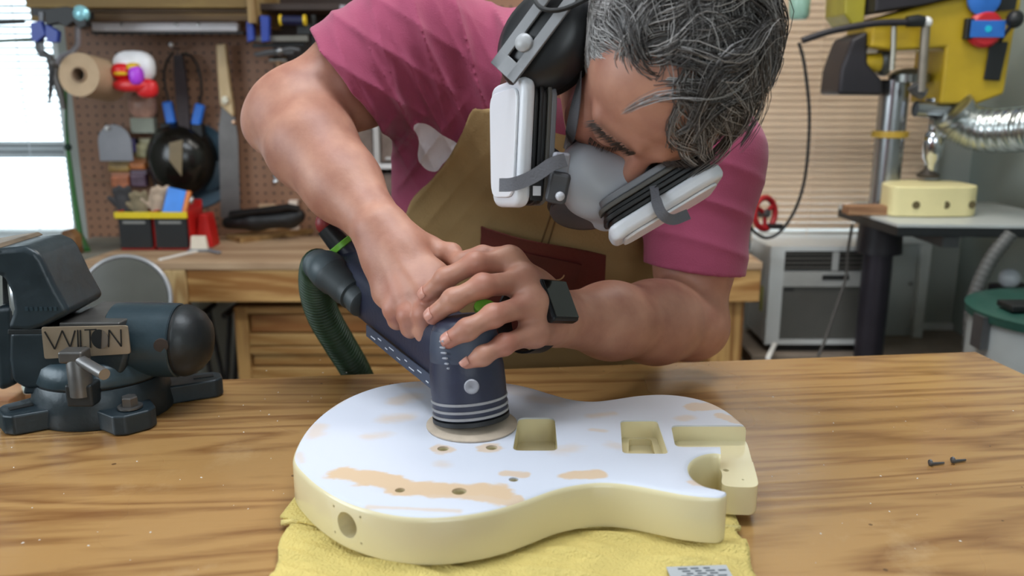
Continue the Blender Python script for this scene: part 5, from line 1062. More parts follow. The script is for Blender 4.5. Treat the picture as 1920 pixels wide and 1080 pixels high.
# rear: green ring, socket, hose elbow and hose
e0 = at(640, 462, 1.06); MB().cyl(hB+upv*.012, e0+upv*.0, .017, .015).build('cable_boot', m_nv, t)
gd = (e0-(hB+upv*.012)).normalized(); MB().lathe([(.0155, -.003), (.0185, -.002), (.0185, .004), (.0155, .005)], e0, gd, 28).build('green_ring', mat('lime', (120, 186, 62), .4), t)
MB().cyl(e0+gd*.005, e0+gd*.03, .014, .012).build('cable_plug', m_blk, t); MB().ball(e0+gd*.032+Vector((0, 0, .004)), (.012, .012, .014), 12).build('red_tab', mat('tab_red', (130, 34, 34), .5), t)
MB().lathe([(.006, 0), (.0085, .001), (.0085, .005), (.006, .006)], at(908, 580, pc.y+.012), (.2, -.6, .8), 16, sx=1.3).build('green_switch', mat('lime', (120, 186, 62)), t)
h0, h1 = at(672, 560, .985), at(612, 505, 1.03)
hx_ = (h1-h0).normalized()
MB().lathe([(.016, -.012), (.0185, -.01), (.0185, .0), (.0165, .001), (.0165, .008), (.0195, .009), (.0195, .02), (.021, .022), (.021, .045), (.0235, .048), (.024, .06)], h0, hx_, 32).build('hose_socket', mat('socket_grey', (52, 60, 64), .5), t)
hz = thing('sander_hose', 'green-black ribbed vacuum hose hanging from the sander', 'hose', at(690, 705, 1.2))
hpath = spline([h0+hx_*.05, h1, at(596, 500, 1.06), at(592, 540, 1.09), at(606, 590, 1.12), at(634, 640, 1.155), at(664, 690, 1.19), at(684, 735, 1.22), at(700, 800, 1.24), at(712, 940, 1.26)], 12)
elb = [tuple(p_) for p_ in hpath[:26]]; MB().tube(elb, [.0205+.004*math.sin(math.pi*min(1, k/18)) for k in range(26)], 24).build('elbow', mat('elbow_grey', (66, 78, 84), .45), hz, smooth=179)
fine = spline(hpath[22:], 4); MB().tube([tuple(p_) for p_ in fine], [.0195+.0030*math.sin(k*1.25) for k in range(len(fine))], 20).build('ribbed_tube', mat('hose_green', (38, 62, 38), .5, var=.25, scale=30), hz, smooth=179)
for k in range(0, len(fine)-1, 5):
    pass
# ================================================================== person: skin as one continuous sculpted surface
def A3(*a): return np.array(at(*a), np.float32)
H_P, H_R, H_Y = math.radians(66), math.radians(31), math.radians(17)
HC = np.array(at(1230, 116, .86)); HS = 1.05
def rotm(ax, a): return np.array(Matrix.Rotation(a, 3, ax))
_A = rotm('Y', H_R) @ rotm('X', H_P) @ rotm('Z', H_Y)
HX, HY, HZ = _A @ np.array([1, 0, 0.]), _A @ np.array([0, -1, 0.]), _A @ np.array([0, 0, 1.])   # his left, face forward, crown
RH = np.stack([HX, HY, HZ], 1)
def hl(v): return HC + RH @ (np.array(v, float)*HS)
def hv(v): return RH @ np.array(v, float)
def hell(c, r, k=.012, op='+'): return ell(hl(c), np.array(r)*HS, RH, k, op)
def hrc(a, b, r1, r2, k=.012, op='+'): return rc(hl(a), hl(b), r1*HS, r2*HS, k, op)
SR, ER, WRr = A3(785, 78, 1.17), A3(540, 222, 1.10), A3(712, 428, .94)       # his right arm (picture left)
SL, EL, WL = A3(1318, 300, 1.14), A3(1292, 606, 1.09), A3(1046, 598, .888)   # his left arm
NB = A3(1075, 120, 1.13)                                                     # neck base
def lerp(a, b, t): return a+(b-a)*t
body = []
# head
body += [hell((0, -.012, .045), (.076, .098, .082)), hell((0, .045, .05), (.062, .046, .052), .03), hell((0, .04, -.03), (.063, .056, .075), .03)]
for s in (-1, 1):
    body += [hrc((s*.062, 0, -.045), (s*.012, .072, -.1), .02, .02, .03), hell((s*.047, .064, -.02), (.023, .021, .018), .02), hrc((s*.046, .077, .028), (s*.012, .094, .03), .009, .010, .014)]
body += [hrc((0, .093, .02), (0, .116, -.025), .008, .011, .014), hell((0, .118, -.029), (.013, .012, .011), .01)]
for s in (-1, 1): body += [hell((s*.013, .106, -.033), (.009, .011, .009), .008), hell((s*.033, .101, .006), (.017, .014, .011), .014, '-'), hell((s*.033, .079, .006), (.0145, .0145, .0125), .004), hell((s*.08, -.01, -.004), (.008, .018, .03), .008)]
body += [hrc((-.025, .088, -.07), (.025, .088, -.07), .007, .007, .008)]
body += [hrc((0, -.02, -.03), (0, -.04, -.06), .06, .058, .03), rc(hl((0, -.04, -.05)), NB, .06, .068, .03), rc(hl((-.045, -.005, -.045)), NB+np.array([-.03, -.02, 0], np.float32), .03, .04, .03)]
# trunk core under the clothes
PV = A3(1015, 640, 1.42)
body += [rc(NB, A3(1035, 330, 1.27), .06, .09, .04), rc(A3(1035, 330, 1.27), PV, .09, .1, .05), rc(NB+np.array([0, .05, -.04], np.float32), SR, .05, .05, .05), rc(NB+np.array([0, .05, -.04], np.float32), SL, .05, .05, .05)]
# right arm
dR = (ER-SR)/np.linalg.norm(ER-SR)
body += [rc(SR, lerp(SR, ER, .45), .062, .060, .03), rc(lerp(SR, ER, .45), ER, .060, .050, .03), rc(ER, lerp(ER, WRr, .28), .0475, .0500, .022), rc(lerp(ER, WRr, .28), lerp(ER, WRr, .62), .0500, .0400, .03), rc(lerp(ER, WRr, .62), WRr, .0400, .0300, .03)]
body += [ell(A3(505, 236, 1.115), (.024, .024, .022), None, .035), ell(A3(560, 190, 1.085), (.035, .03, .035), None, .04)]
body += [rc(A3(588, 262, 1.035), A3(640, 345, 1.00), .028, .018, .04)]
# left arm
body += [rc(SL, lerp(SL, EL, .6), .052, .048, .03), rc(lerp(SL, EL, .6), EL, .048, .046, .03), rc(EL, lerp(EL, WL, .3), .046, .0475, .022), rc(lerp(EL, WL, .3), lerp(EL, WL, .65), .0475, .0395, .03), rc(lerp(EL, WL, .65), WL, .0405, .0295, .03), ell(A3(1318, 618, 1.11), (.024, .024, .022), None, .035)]
# hands: (joints mcp, pip, dip, tip), radii
def finger(J, r, k=.0055):
    out = []; J = [A3(*q) for q in J]
    for i in range(3):
        out.append(rc(J[i], J[i+1], r[i], r[i+1], k if i == 0 else .004))
    for i in (1, 2): out.append(ell(J[i], (r[i]*1.07,)*3, None, .006))
    return out
FL = [[(955, 490, .862), (890, 494, .835), (835, 522, .830), (800, 552, .840)],
      [(985, 529, .842), (905, 536, .802), (850, 562, .793), (812, 592, .800)],
      [(998, 570, .822), (925, 592, .782), (876, 618, .772), (842, 638, .774)],
      [(1003, 624, .815), (945, 646, .780), (905, 667, .770), (875, 681, .770)]]
FLr = [(.0118, .0104, .0096, .0088), (.0122, .0108, .0098, .0090), (.0116, .0102, .0094, .0086), (.0104, .0092, .0084, .0078)]
for J, r in zip(FL, FLr): body += finger(J, r)
for J, r0 in zip(FL, (.016, .0175, .0165, .0145)): body.append(rc(lerp(WL, A3(*J[0]), .12), A3(*J[0]), .0215, r0*.92, .016))
body += [rc(lerp(WL, A3(*FL[0][0]), .5), lerp(WL, A3(*FL[3][0]), .5), .017, .016, .02)]
# left thumb lying on top behind the index finger
body += [rc(lerp(WL, A3(955, 490, .862), .25), A3(945, 490, .9), .019, .0155, .016), rc(A3(945, 490, .9), A3(905, 480, .902), .0135, .0115, .006), rc(A3(905, 480, .902), A3(865, 488, .900), .0115, .0095, .004)]
FR = [[(815, 520, .885), (824, 562, .848), (822, 598, .846), (818, 618, .862)],
      [(786, 544, .872), (797, 590, .843), (798, 622, .846), (801, 627, .868)],
      [(757, 554, .880), (766, 592, .853), (771, 614, .858), (776, 618, .878)],
      [(725, 548, .898), (738, 582, .872), (745, 600, .878), (752, 604, .892)]]
FRr = [(.0122, .0108, .0098, .009), (.0126, .0112, .0102, .0094), (.0120, .0106, .0096, .009), (.0108, .0096, .0088, .008)]
for J, r in zip(FR, FRr): body += finger(J, r)
for J, r0 in zip(FR, (.0175, .019, .018, .016)): body.append(rc(lerp(WRr, A3(*J[0]), .08), A3(*J[0]), .023, r0*.88, .016))
body += [rc(lerp(WRr, A3(*FR[0][0]), .45), lerp(WRr, A3(*FR[3][0]), .5), .021, .018, .02)]
body += [rc(lerp(WRr, A3(815, 520, .885), .2), A3(800, 470, .935), .02, .018, .016), rc(A3(800, 470, .935), A3(846, 476, .92), .0145, .012, .008), rc(A3(846, 476, .92), A3(868, 500, .895), .0118, .0095, .004)]
# tendons on the back of the right hand
for J in FR[1:3]: body.append(rc(lerp(WRr, A3(*J[0]), .3)+np.array([0, -.0195, .004], np.float32), A3(*J[0])+np.array([0, -.0125, .004], np.float32), .004, .004, .010))
hu = A3(1010, 640, 1.42)
lo = np.array([-.40, .66, .72]); hi = np.array([.36, 1.52, 1.52])
import time as _t; _t0 = _t.time()
bv, bq = sdf_mesh(body, lo, hi, .0018)
def evald(prims, p):
    d = np.full(p.shape[:-1], 1., np.float32)
    for pr in prims: d = comb(d, pr, p.astype(np.float32))
    return d
def march(prims, pix, off=0., y0=.55, y1=1.6):
    """first point on each picture ray where the solid (grown by off) is met"""
    R_ = np.array([list(ray(*q)) for q in pix]); t_ = np.full(len(pix), y0); C_ = np.array(CAMP)
    for _ in range(90):
        p = C_+R_*t_[:, None]; d = evald(prims, p)-off; t_ = t_+np.clip(d*.8, -.01, .05)
    return C_+R_*t_[:, None], t_ < y1
def grad(prims, p, e=.002):
    g_ = np.stack([evald(prims, p+np.eye(3)[i]*e)-evald(prims, p-np.eye(3)[i]*e) for i in range(3)], -1); return g_/(np.linalg.norm(g_, axis=-1)[..., None]+1e-9)
def skinmat():
    m = bpy.data.materials.new('skin'); m.use_nodes = True; N, L = m.node_tree.nodes, m.node_tree.links; b = N['Principled BSDF']
    tc = N.new('ShaderNodeTexCoord'); n1 = N.new('ShaderNodeTexNoise'); n1.inputs['Scale'].default_value = 28; n1.inputs['Detail'].default_value = 6; L.new(tc.outputs['Object'], n1.inputs['Vector'])
    rp = N.new('ShaderNodeValToRGB'); e = rp.color_ramp.elements; e[0].position = .32; e[1].position = .7; e[0].color = (*lin((160, 108, 90)), 1); e[1].color = (*lin((186, 136, 114)), 1); L.new(n1.outputs['Fac'], rp.inputs[0])
    at_ = N.new('ShaderNodeAttribute'); at_.attribute_name = 'red'; mx = N.new('ShaderNodeMix'); mx.data_type = 'RGBA'; L.new(at_.outputs['Fac'], mx.inputs[0]); L.new(rp.outputs[0], mx.inputs[6]); mx.inputs[7].default_value = (*lin((184, 98, 86)), 1)
    L.new(mx.outputs[2], b.inputs['Base Color']); b.inputs['Roughness'].default_value = .5; b.inputs['Subsurface Weight'].default_value = .12; b.inputs['Subsurface Radius'].default_value = (.01, .004, .002); b.inputs['Subsurface Scale'].default_value = .6
    n2 = N.new('ShaderNodeTexNoise'); n2.inputs['Scale'].default_value = 260; n2.inputs['Detail'].default_value = 4; L.new(tc.outputs['Object'], n2.inputs['Vector'])
    bp_ = N.new('ShaderNodeBump'); bp_.inputs['Strength'].default_value = .22; bp_.inputs['Distance'].default_value = .001; L.new(n2.outputs['Fac'], bp_.inputs['Height']); L.new(bp_.outputs[0], b.inputs['Normal']); return m
feet = Vector((float(PV[0]), float(PV[1])+.02, 0))
man = thing('person', 'man in pink T-shirt bent over the bench pressing the sander with both hands', 'person', feet)
bo = big_mesh('body', bv, bq, skinmat(), man, relax=1)
# natural flush over knuckles, nose, elbow
red = np.zeros(len(bv))
spots = [(A3(*J[i]), .012) for J in FL+FR for i in (1,)]+[(A3(*J[3]), .011) for J in FL+FR]+[(hl((0, .12, -.03)), .02), (A3(505, 230, 1.1), .03), (A3(760, 546, .88), .02), (hl((-.05, .07, -.03)), .025)]
for c_, r_ in spots: red = np.maximum(red, np.clip(1-np.linalg.norm(bv-np.array(c_), axis=1)/(r_*1.5), 0, 1)**1.2*.6)
at_ = bo.data.attributes.new('red', 'FLOAT', 'POINT'); at_.data.foreach_set('value', red.astype(np.float32))
# finger nails
m_nail = mat('finger_nail', (196, 140, 124), .3, var=.05)
def nail(tip, prev, up, r):
    tip, prev = np.array(A3(*tip), float), np.array(A3(*prev), float); d = tip-prev; d /= np.linalg.norm(d); up = np.array(up, float); up -= d*(up@d); up /= np.linalg.norm(up); sd_ = np.cross(d, up)
    vs = []; fs = []
    for i in range(7):
        for j in range(6):
            u = -1+2*i/6; w = j/5; an = u*.68; q = tip+d*(-.004+.0095*w-(.002*u*u if w > .5 else 0))+(sd_*math.sin(an)+up*math.cos(an))*(r*1.03+.0003)-up*(.0012*w*w)
            vs.append(tuple(q))
    for i in range(6):
        for j in range(5): fs.append((i*6+j, i*6+j+1, (i+1)*6+j+1, (i+1)*6+j))
    o = MB().add(vs, fs).build('nail', m_nail, man, smooth=179); sm = o.modifiers.new('th', 'SOLIDIFY'); sm.thickness = .0006; sm.offset = 0; return o
for J, r in zip(FL, FLr): nail(J[3], J[2], (-.25, -.75, .6), r[3])

# ---------------------------------------------------------------- shirt
def poly_sd(poly, ix=(0, 2)):
    P = np.array(poly, np.float32)
    def f(p):
        x, y = p[..., ix[0]], p[..., ix[1]]; d = np.full(x.shape, 1e9, np.float32); s = np.ones(x.shape, np.float32); n = len(P); j = n-1
        for i in range(n):
            e = P[j]-P[i]; wx, wy = x-P[i][0], y-P[i][1]; t_ = np.clip((wx*e[0]+wy*e[1])/(e@e), 0, 1); bx, by = wx-e[0]*t_, wy-e[1]*t_
            d = np.minimum(d, bx*bx+by*by); c1, c2, c3 = y >= P[i][1], y < P[j][1], e[0]*wy > e[1]*wx
            fl = (c1 & c2 & c3) | (~c1 & ~c2 & ~c3); s = np.where(fl, -s, s); j = i
        return s*np.sqrt(d)
    return f
def plane(p0, n, k=.004, op='&'):
    p0, n = np.array(p0, np.float32), np.array(n, np.float32); n = n/np.linalg.norm(n); return (op, lambda p: (p-p0)@n, k)
tax = SL-SR; tax = tax/np.linalg.norm(tax); tup = np.array([.06, -.35, .93]); tup -= tax*(tup@tax); tup /= np.linalg.norm(tup); tfw = np.cross(tax, tup); RT = np.stack([tax, tfw, tup], 1)
CH = lerp(SR, SL, .5)+np.array([-.01, .07, -.06], np.float32); BE = A3(1015, 520, 1.33)
trunk = [ell(CH, (.185, .125, .17), RT, .05), ell(lerp(CH, BE, .5), (.178, .125, .18), None, .06), ell(BE, (.185, .135, .2), None, .06), ell(A3(1010, 700, 1.40), (.185, .13, .2), None, .06),
  rc(CH+np.array([.0, -.01, .05], np.float32), SR, .085, .082, .05), rc(CH+np.array([.0, -.01, .05], np.float32), SL, .085, .078, .05), rc(NB+np.array([0, .03, -.02], np.float32), CH, .082, .1, .05), rc(A3(808, 190, 1.18), A3(806, 370, 1.24), .05, .056, .05)]
hemR, hemL = A3(672, 172, 1.125), A3(1304, 506, 1.10)
def sleeve(a, b, r1, r2, h, n):
    f0 = rc(a, b, r1, r2)[1]; n = np.array(n, np.float32); n = n/np.linalg.norm(n); h = np.array(h, np.float32)
    return ('+', lambda p: np.maximum(f0(p), (p-h)@n), .03)
slv = [sleeve(SR, lerp(SR, ER, .95), .083, .079, hemR, (-.80, -.08, -.60)), sleeve(SL, lerp(SL, EL, 1.1), .072, .0645, hemL, (-.12, -.1, -.985)), rc(NB, lerp(NB, np.array(hl((0, -.04, -.05)), np.float32), .45), .088, .074, .04)]
def folds(p):
    x, y, z = p[..., 0], p[..., 1], p[..., 2]; out = np.zeros(x.shape, np.float32)
    def reg(c, r): c = np.array(c); return np.exp(-((p-c)**2).sum(-1)/(r*r))
    def wav(d, wl, ph=0., sh=2.0):
        d = np.array(d); d = d/np.linalg.norm(d); s_ = (p@d.astype(np.float32))*(2*np.pi/wl)+ph
        return (1-np.abs(np.sin(s_*.5)))**sh
    q1 = A3(775, 190, 1.1); out += reg(q1, .10)*(wav((.9, .1, .45), .032, .4+0*x)*-.009)           # armpit fan, right
    out += reg(A3(700, 120, 1.1), .09)*(wav((.55, 0, .85), .045, 1.)*-.009)
    out += reg(A3(850, 90, 1.07), .12)*(wav((.95, .1, .25), .05, .7)*-.011)
    out += reg(A3(790, 330, 1.12), .08)*(wav((.8, .1, -.6), .03, 0)*-.010)
    out += reg(A3(1330, 400, 1.06), .10)*(wav((.3, .2, 1), .05, 1.3)*-.004)
    out += .0014*np.sin(x*31+z*22+2*np.sin(z*17))*np.sin(z*27-x*13+1)
    return out
shirt = trunk+slv+[disp(folds)]
def cav(prims, off): return ('-', lambda p: evald(prims, p)-off, .004)
armR = [q for q in body if True]
arm_only_R = [rc(lerp(SR, ER, .3), lerp(SR, ER, .45), .062, .060, .03), rc(lerp(SR, ER, .45), ER, .060, .050, .03)]
arm_only_L = [rc(lerp(SL, EL, .3), lerp(SL, EL, .6), .052, .048, .03), rc(lerp(SL, EL, .6), EL, .048, .046, .03)]
shirt_cut = shirt+[cav(arm_only_R, .0045), cav(arm_only_L, .003), cav([rc(hl((0, -.04, -.05)), NB, .06, .068, .03), rc(hl((0, .02, .0)), hl((0, -.04, -.05)), .085, .062, .03)], .004), plane((0, 0, .70), (0, 0, -1))]
_t0 = _t.time()
sv, sq = sdf_mesh(shirt_cut, (-.42, .86, .68), (.42, 1.62, 1.58), .0026)
def shirtmat():
    m = mat('pink_jersey', (150, 68, 94), .85, var=.07, scale=30, bump=.25, bscale=500, spec=.2); N, L = m.node_tree.nodes, m.node_tree.links; b = N['Principled BSDF']; src = b.inputs['Base Color'].links[0].from_socket
    a = N.new('ShaderNodeAttribute'); a.attribute_name = 'print'; r = N.new('ShaderNodeMapRange'); r.inputs['From Min'].default_value = .35; r.inputs['From Max'].default_value = .65; L.new(a.outputs['Fac'], r.inputs['Value'])
    mx = N.new('ShaderNodeMix'); mx.data_type = 'RGBA'; L.new(r.outputs[0], mx.inputs[0]); L.new(src, mx.inputs[6]); mx.inputs[7].default_value = (*lin((226, 218, 222)), 1); L.new(mx.outputs[2], b.inputs['Base Color'])
    b.inputs['Sheen Weight'].default_value = .15; return m
so = big_mesh('t_shirt', sv, sq, shirtmat(), man, relax=1)
Yq = 1.10; pp = poly_sd([tuple(q) for q in spline([XZ(x, y, Yq) for x, y in ((774, 236), (796, 234), (826, 254), (858, 276), (842, 296), (826, 312), (812, 328), (790, 324), (776, 300), (780, 266))], 5, True)])
pv = np.clip(.5-pp(sv.astype(np.float32))/.003, 0, 1)*(sv[:, 1] < 1.22); at_ = so.data.attributes.new('print', 'FLOAT', 'POINT'); at_.data.foreach_set('value', pv.astype(np.float32))
# stitched hem lines on the sleeves: a fine raised seam that follows the cloth
# trousers and boots behind the bench
pel = A3(1010, 760, 1.44); pel[2] = .80
tro = [ell(pel, (.17, .12, .12), None, .04)]
for s in (-1, 1):
    hp, kn, an = pel+np.array([s*.085, 0, -.02]), pel+np.array([s*.10, .01, -.38]), np.array([pel[0]+s*.11, pel[1]+.05, .09])
    tro += [rc(hp, kn, .092, .068, .04), rc(kn, an, .068, .055, .03)]
tro.append(plane((0, 0, .055), (0, 0, -1)))
v_, q_ = sdf_mesh(tro, (pel[0]-.3, pel[1]-.25, .03), (pel[0]+.3, pel[1]+.3, .95), .006); big_mesh('trousers', v_, q_, mat('denim', (52, 60, 80), .85, bump=.3, bscale=300), man)
for s in (-1, 1):
    c_ = np.array([pel[0]+s*.115, pel[1], .045]); v_, q_ = sdf_mesh([rc(c_+np.array([0, -.1, 0]), c_+np.array([0, .1, .005]), .04, .04, .02), rc(c_+np.array([0, .05, 0]), c_+np.array([0, .05, .07]), .045, .05, .03), plane((0, 0, .001), (0, 0, -1))], c_-np.array([.1, .2, .06]), c_+np.array([.1, .2, .16]), .006)
    big_mesh('boot', v_, q_, mat('boot_brown', (70, 48, 34), .5), man)
# ================================================================== apron
_t0 = _t.time()
trunk_f = trunk+[disp(lambda p: .3*folds(p))]
def XZa(px_, py_): return XZ(px_, py_, 1.10)
bib = [XZa(x, y) for x, y in ((884, 206), (905, 203), (960, 200), (1040, 196), (1150, 210), (1225, 260), (1245, 330), (1255, 420), (1290, 470), (1340, 560), (1350, 760), (1350, 1100), (690, 1100), (680, 760), (700, 560), (745, 420), (764, 380), (800, 345), (836, 300), (864, 250))]
pbib = poly_sd([tuple(q) for q in spline(bib, 4, True)])
apr = [('+', lambda p: np.abs(evald(trunk_f, p)-.0065)-.0024, 0.), ('&', pbib, .003), ('&', lambda p: p[..., 1]-1.32, .003), plane((0, 0, .45), (0, 0, -1))]
def apr_mesh():
    return sdf_mesh(apr, (-.3, .9, .66), (.36, 1.34, 1.46), .0021)
av, aq = apr_mesh()
t = thing('apron', 'tan waxed-canvas apron with dark red leather pocket worn over the shirt', 'apron', feet+Vector((0, -.15, .7)))
m_apr = mat('waxed_canvas', (160, 132, 90), .75, var=.14, scale=12, bump=.35, bscale=380, spec=.25)
big_mesh('bib', av, aq, m_apr, t, relax=2)
def patch(name, quad, m, off, th, nu=24, nv=14, parent=None, prims=None, flare=0.):
    """sheet lying on the clothing: picture quad (tl, tr, br, bl) dropped onto the sculpted surface"""
    prims = prims or trunk_f; tl, tr, br, bl = [np.array(q, float) for q in quad]; pix = []
    for j in range(nv+1):
        for i in range(nu+1): u, v = i/nu, j/nv; pix.append(tl*(1-u)*(1-v)+tr*u*(1-v)+br*u*v+bl*(1-u)*v)
    P, ok = march(prims, pix, off); G = grad(prims, P)
    if flare:
        for j in range(nv+1):
            for i in range(nu+1): k = j*(nu+1)+i; P[k] += G[k]*flare*(1-j/nv)**1.5*(.6+.4*math.sin(i/nu*5))
    vs = [tuple(p_) for p_ in P]+[tuple(p_+g_*th) for p_, g_ in zip(P, G)]; fs = []; n1 = nu+1; of = n1*(nv+1)
    for j in range(nv):
        for i in range(nu): a = j*n1+i; fs.append((a, a+1, a+n1+1, a+n1)); fs.append((of+a, of+a+n1, of+a+n1+1, of+a+1))
    for i in range(nu): a = i; fs.append((a, of+a, of+a+1, a+1)); a = nv*n1+i; fs.append((a, a+1, of+a+1, of+a))
    for j in range(nv): a = j*n1; fs.append((a, a+n1, of+a+n1, of+a)); a = j*n1+nu; fs.append((a, of+a, of+a+n1, a+n1))
    return MB().add(vs, fs).build(name, m, parent or t, smooth=50)
m_lea = mat('oxblood_leather', (92, 34, 30), .5, var=.15, scale=25, bump=.3, bscale=200)
patch('leather_pocket', ((908, 420), (1134, 476), (1128, 640), (890, 640)), m_lea, .0095, .0025, flare=.012)
f2 = patch('pocket_flap', ((944, 459), (1090, 495), (1070, 560), (930, 530)), mat('oxblood_flap', (78, 26, 24), .48, var=.15, scale=25), .0165, .0025, flare=.004)
def on_apron(pix, off): return march(trunk_f, pix, off)[0]
m_thr = mat('tan_thread', (176, 136, 96), .7)
for a_, b_ in (((1042, 375), (1014, 458)), ((1052, 378), (1026, 462))):
    L_ = [tuple(p_) for p_ in on_apron([(a_[0]+(b_[0]-a_[0])*k/16, a_[1]+(b_[1]-a_[1])*k/16) for k in range(17)], .0092)]; MB().tube(L_, .0012, 6).build('seam', mat('seam_dark', (112, 84, 50), .7), t)
for c_ in ((984, 492), (1044, 514)):
    L_ = [tuple(p_) for p_ in on_apron([(c_[0]+14*math.cos(a), c_[1]+11*math.sin(a)) for a in [math.radians(10+140*k/12) for k in range(13)]], .0215)]; MB().tube(L_, .0008, 6).build('stitch_arc', m_thr, f2)
L_ = [tuple(p_) for p_ in on_apron([(1018+(-8)*k/8, 482+60*k/8) for k in range(9)], .0195)]; MB().tube(L_, .0008, 6).build('stitch_line', mat('seam_red', (50, 18, 16), .7), f2)
# leather strap over the right collar with a brass rivet
full = trunk+slv+[rc(hl((0, -.04, -.05)), NB, .06, .068, .03)]
sp_ = patch('shoulder_strap', ((948, 128), (1004, 120), (972, 196), (926, 214)), mat('strap_leather', (96, 50, 38), .5, var=.15, scale=30), .006, .003, 10, 14, prims=full)
rp_ = march(full, [(967, 139)], .009)[0][0]; rg = grad(full, rp_[None])[0]; MB().lathe([(.0062, 0), (.0062, .001), (.0045, .0025), (.001, .003)], rp_, rg, 20).build('rivet', mat('brass', (206, 168, 104), .25, .9), sp_)

# ================================================================== hair
rg_ = np.random.default_rng(7)
def scalp(n):
    """points of the skull that carry hair, in head coordinates"""
    out = []
    while len(out) < n:
        v = rg_.normal(size=(4000, 3)); v /= np.linalg.norm(v, axis=1)[:, None]
        p = v*np.array([.077, .1, .084])+np.array([0, -.012, .045])
        x, y, z = np.abs(p[:, 0]), p[:, 1], p[:, 2]
        line = np.where(y > .02, .070+.30*(y-.06)+.0*x-.012*np.exp(-((x-.0)/.03)**2), 0)
        line = np.where(y <= .055, .02+(y-.0)*.95, line); line = np.where(y < .0, .02+y*.6, line)
        line = np.where((y > .0) & (y < .042) & (x > .06), -.005+.4*(y-.0), line)
        out += list(p[z > line+rg_.normal(size=len(p))*.002])
    return np.array(out[:n])
def to_w(p): return HC+(p*HS)@RH.T
NS, NPt = 9500, 11
roots = scalp(NS); nr_ = (roots-np.array([0, -.012, .045]))/np.array([.077, .1, .084])**2; nr_ /= np.linalg.norm(nr_, axis=1)[:, None]
ncl = 300; cr = scalp(ncl); cid = np.argmin(((roots[:, None, :]-cr[None])**2).sum(-1), 1)
grav = RH.T @ np.array([0, 0, -1.])
cph, camp, clen, ctw = rg_.uniform(0, 6.28, ncl), rg_.uniform(.5, 1.5, ncl), rg_.uniform(.8, 1.2, ncl), rg_.normal(size=(ncl, 3))*.35
def grow(R0, N0, ids, jit):
    n = len(R0); x, y, z = R0[:, 0], R0[:, 1], R0[:, 2]
    top = np.clip((z-.062)/.035, 0, 1)*np.clip((y+.075)/.05, 0, 1)
    side = 1-top
    L_ = (.03+.066*top+.02*np.clip(x/.07, 0, 1))*clen[ids]*(1+jit*rg_.normal(size=n)*.12)
    fwd = np.clip((x+.028)/.03, 0, 1)
    ft = np.stack([.45+.25*np.sin(cph[ids])+0*x, -.6+1.35*fwd, .15-.25*fwd], 1)             # top: swept forward and to his left
    fs_ = np.stack([np.sign(x)*.1, -.85+0*x, -.25+0*x], 1)                          # sides: combed back
    fl = ft*top[:, None]+fs_*side[:, None]+ctw[ids]*.9
    fl -= N0*(fl*N0).sum(1)[:, None]; fl /= np.linalg.norm(fl, axis=1)[:, None]
    b_ = np.cross(N0, fl); P = [R0.copy()]; d = fl*.5+N0*(.50+.75*top[:, None]); d /= np.linalg.norm(d, axis=1)[:, None]
    for k in range(1, NPt):
        s_ = k/(NPt-1); w_ = (np.sin(cph[ids]+s_*(3.6+3.2*top))*camp[ids]*(.45+.75*top))
        dd = d*.55+fl*.55-N0*(.18+.30*s_)[..., None] if False else d*.6+fl*.5-N0*(.08+.40*s_)+b_*w_[:, None]*.55+grav*(.28*top*s_)[:, None]
        if jit: dd = dd+rg_.normal(size=dd.shape)*.10
        dd /= np.linalg.norm(dd, axis=1)[:, None]; q = P[-1]+dd*(L_/(NPt-1))[:, None]
        e = (q-np.array([0, -.012, .045]))/np.array([.081, .104, .088]); r_ = np.linalg.norm(e, axis=1); low = r_ < 1
        q[low] = np.array([0, -.012, .045])+(e[low]/r_[low][:, None])*np.array([.081, .104, .088]); P.append(q); d = dd
    return np.stack(P, 1)
Pc = grow(cr, (lambda q: q/np.linalg.norm(q, axis=1)[:, None])((cr-np.array([0, -.012, .045]))/np.array([.077, .1, .084])**2), np.arange(ncl), 0)
Ps = grow(roots, nr_, cid, 1)
cl_ = np.linspace(0, 1, NPt)[None, :, None]**1.2; ofs_ = (roots-cr[cid])[:, None, :]
Ps = Ps*(1-.82*cl_)+(Pc[cid]+ofs_*(1-.6*cl_))*(.82*cl_)
okh = ~((Ps[:, -1, 0] < .004) & (Ps[:, -1, 1] > .045) & (Ps[:, -1, 2] < .068)) & ~((Ps[:, 7, 0] < -.004) & (Ps[:, 7, 1] > .05) & (Ps[:, 7, 2] < .07)) & ~((Ps[:, -1, 0] < .024) & (Ps[:, -1, 1] > .05) & (Ps[:, -1, 2] < .072) & (Ps[:, -1, 2] > .035))
Ps, roots = Ps[okh], roots[okh]; NS = len(Ps)
Pw = HC+(Ps*HS)@RH.T
rad = np.array([.00042, .00046, .00046, .00044, .00042, .0004, .00037, .00034, .0003, .00024, .00012])
Tn = np.gradient(Pw, axis=1); Tn /= np.linalg.norm(Tn, axis=2)[..., None]+1e-9; Rf = np.array([.31, .52, .79]); Xn = np.cross(Tn, Rf); Xn /= np.linalg.norm(Xn, axis=2)[..., None]+1e-9; Yn = np.cross(Tn, Xn)
ring = np.stack([Pw+(Xn*math.cos(a)+Yn*math.sin(a))*rad[None, :, None] for a in (0, 2.094, 4.189)], 2)     # strand, point, corner
hvts = ring.reshape(-1, 3); base = (np.arange(NS)*NPt*3)[:, None, None]+(np.arange(NPt-1)*3)[None, :, None]
qd = np.stack([np.stack([base[..., 0]+i, base[..., 0]+(i+1) % 3, base[..., 0]+3+(i+1) % 3, base[..., 0]+3+i], -1) for i in range(3)], 2).reshape(-1, 4)
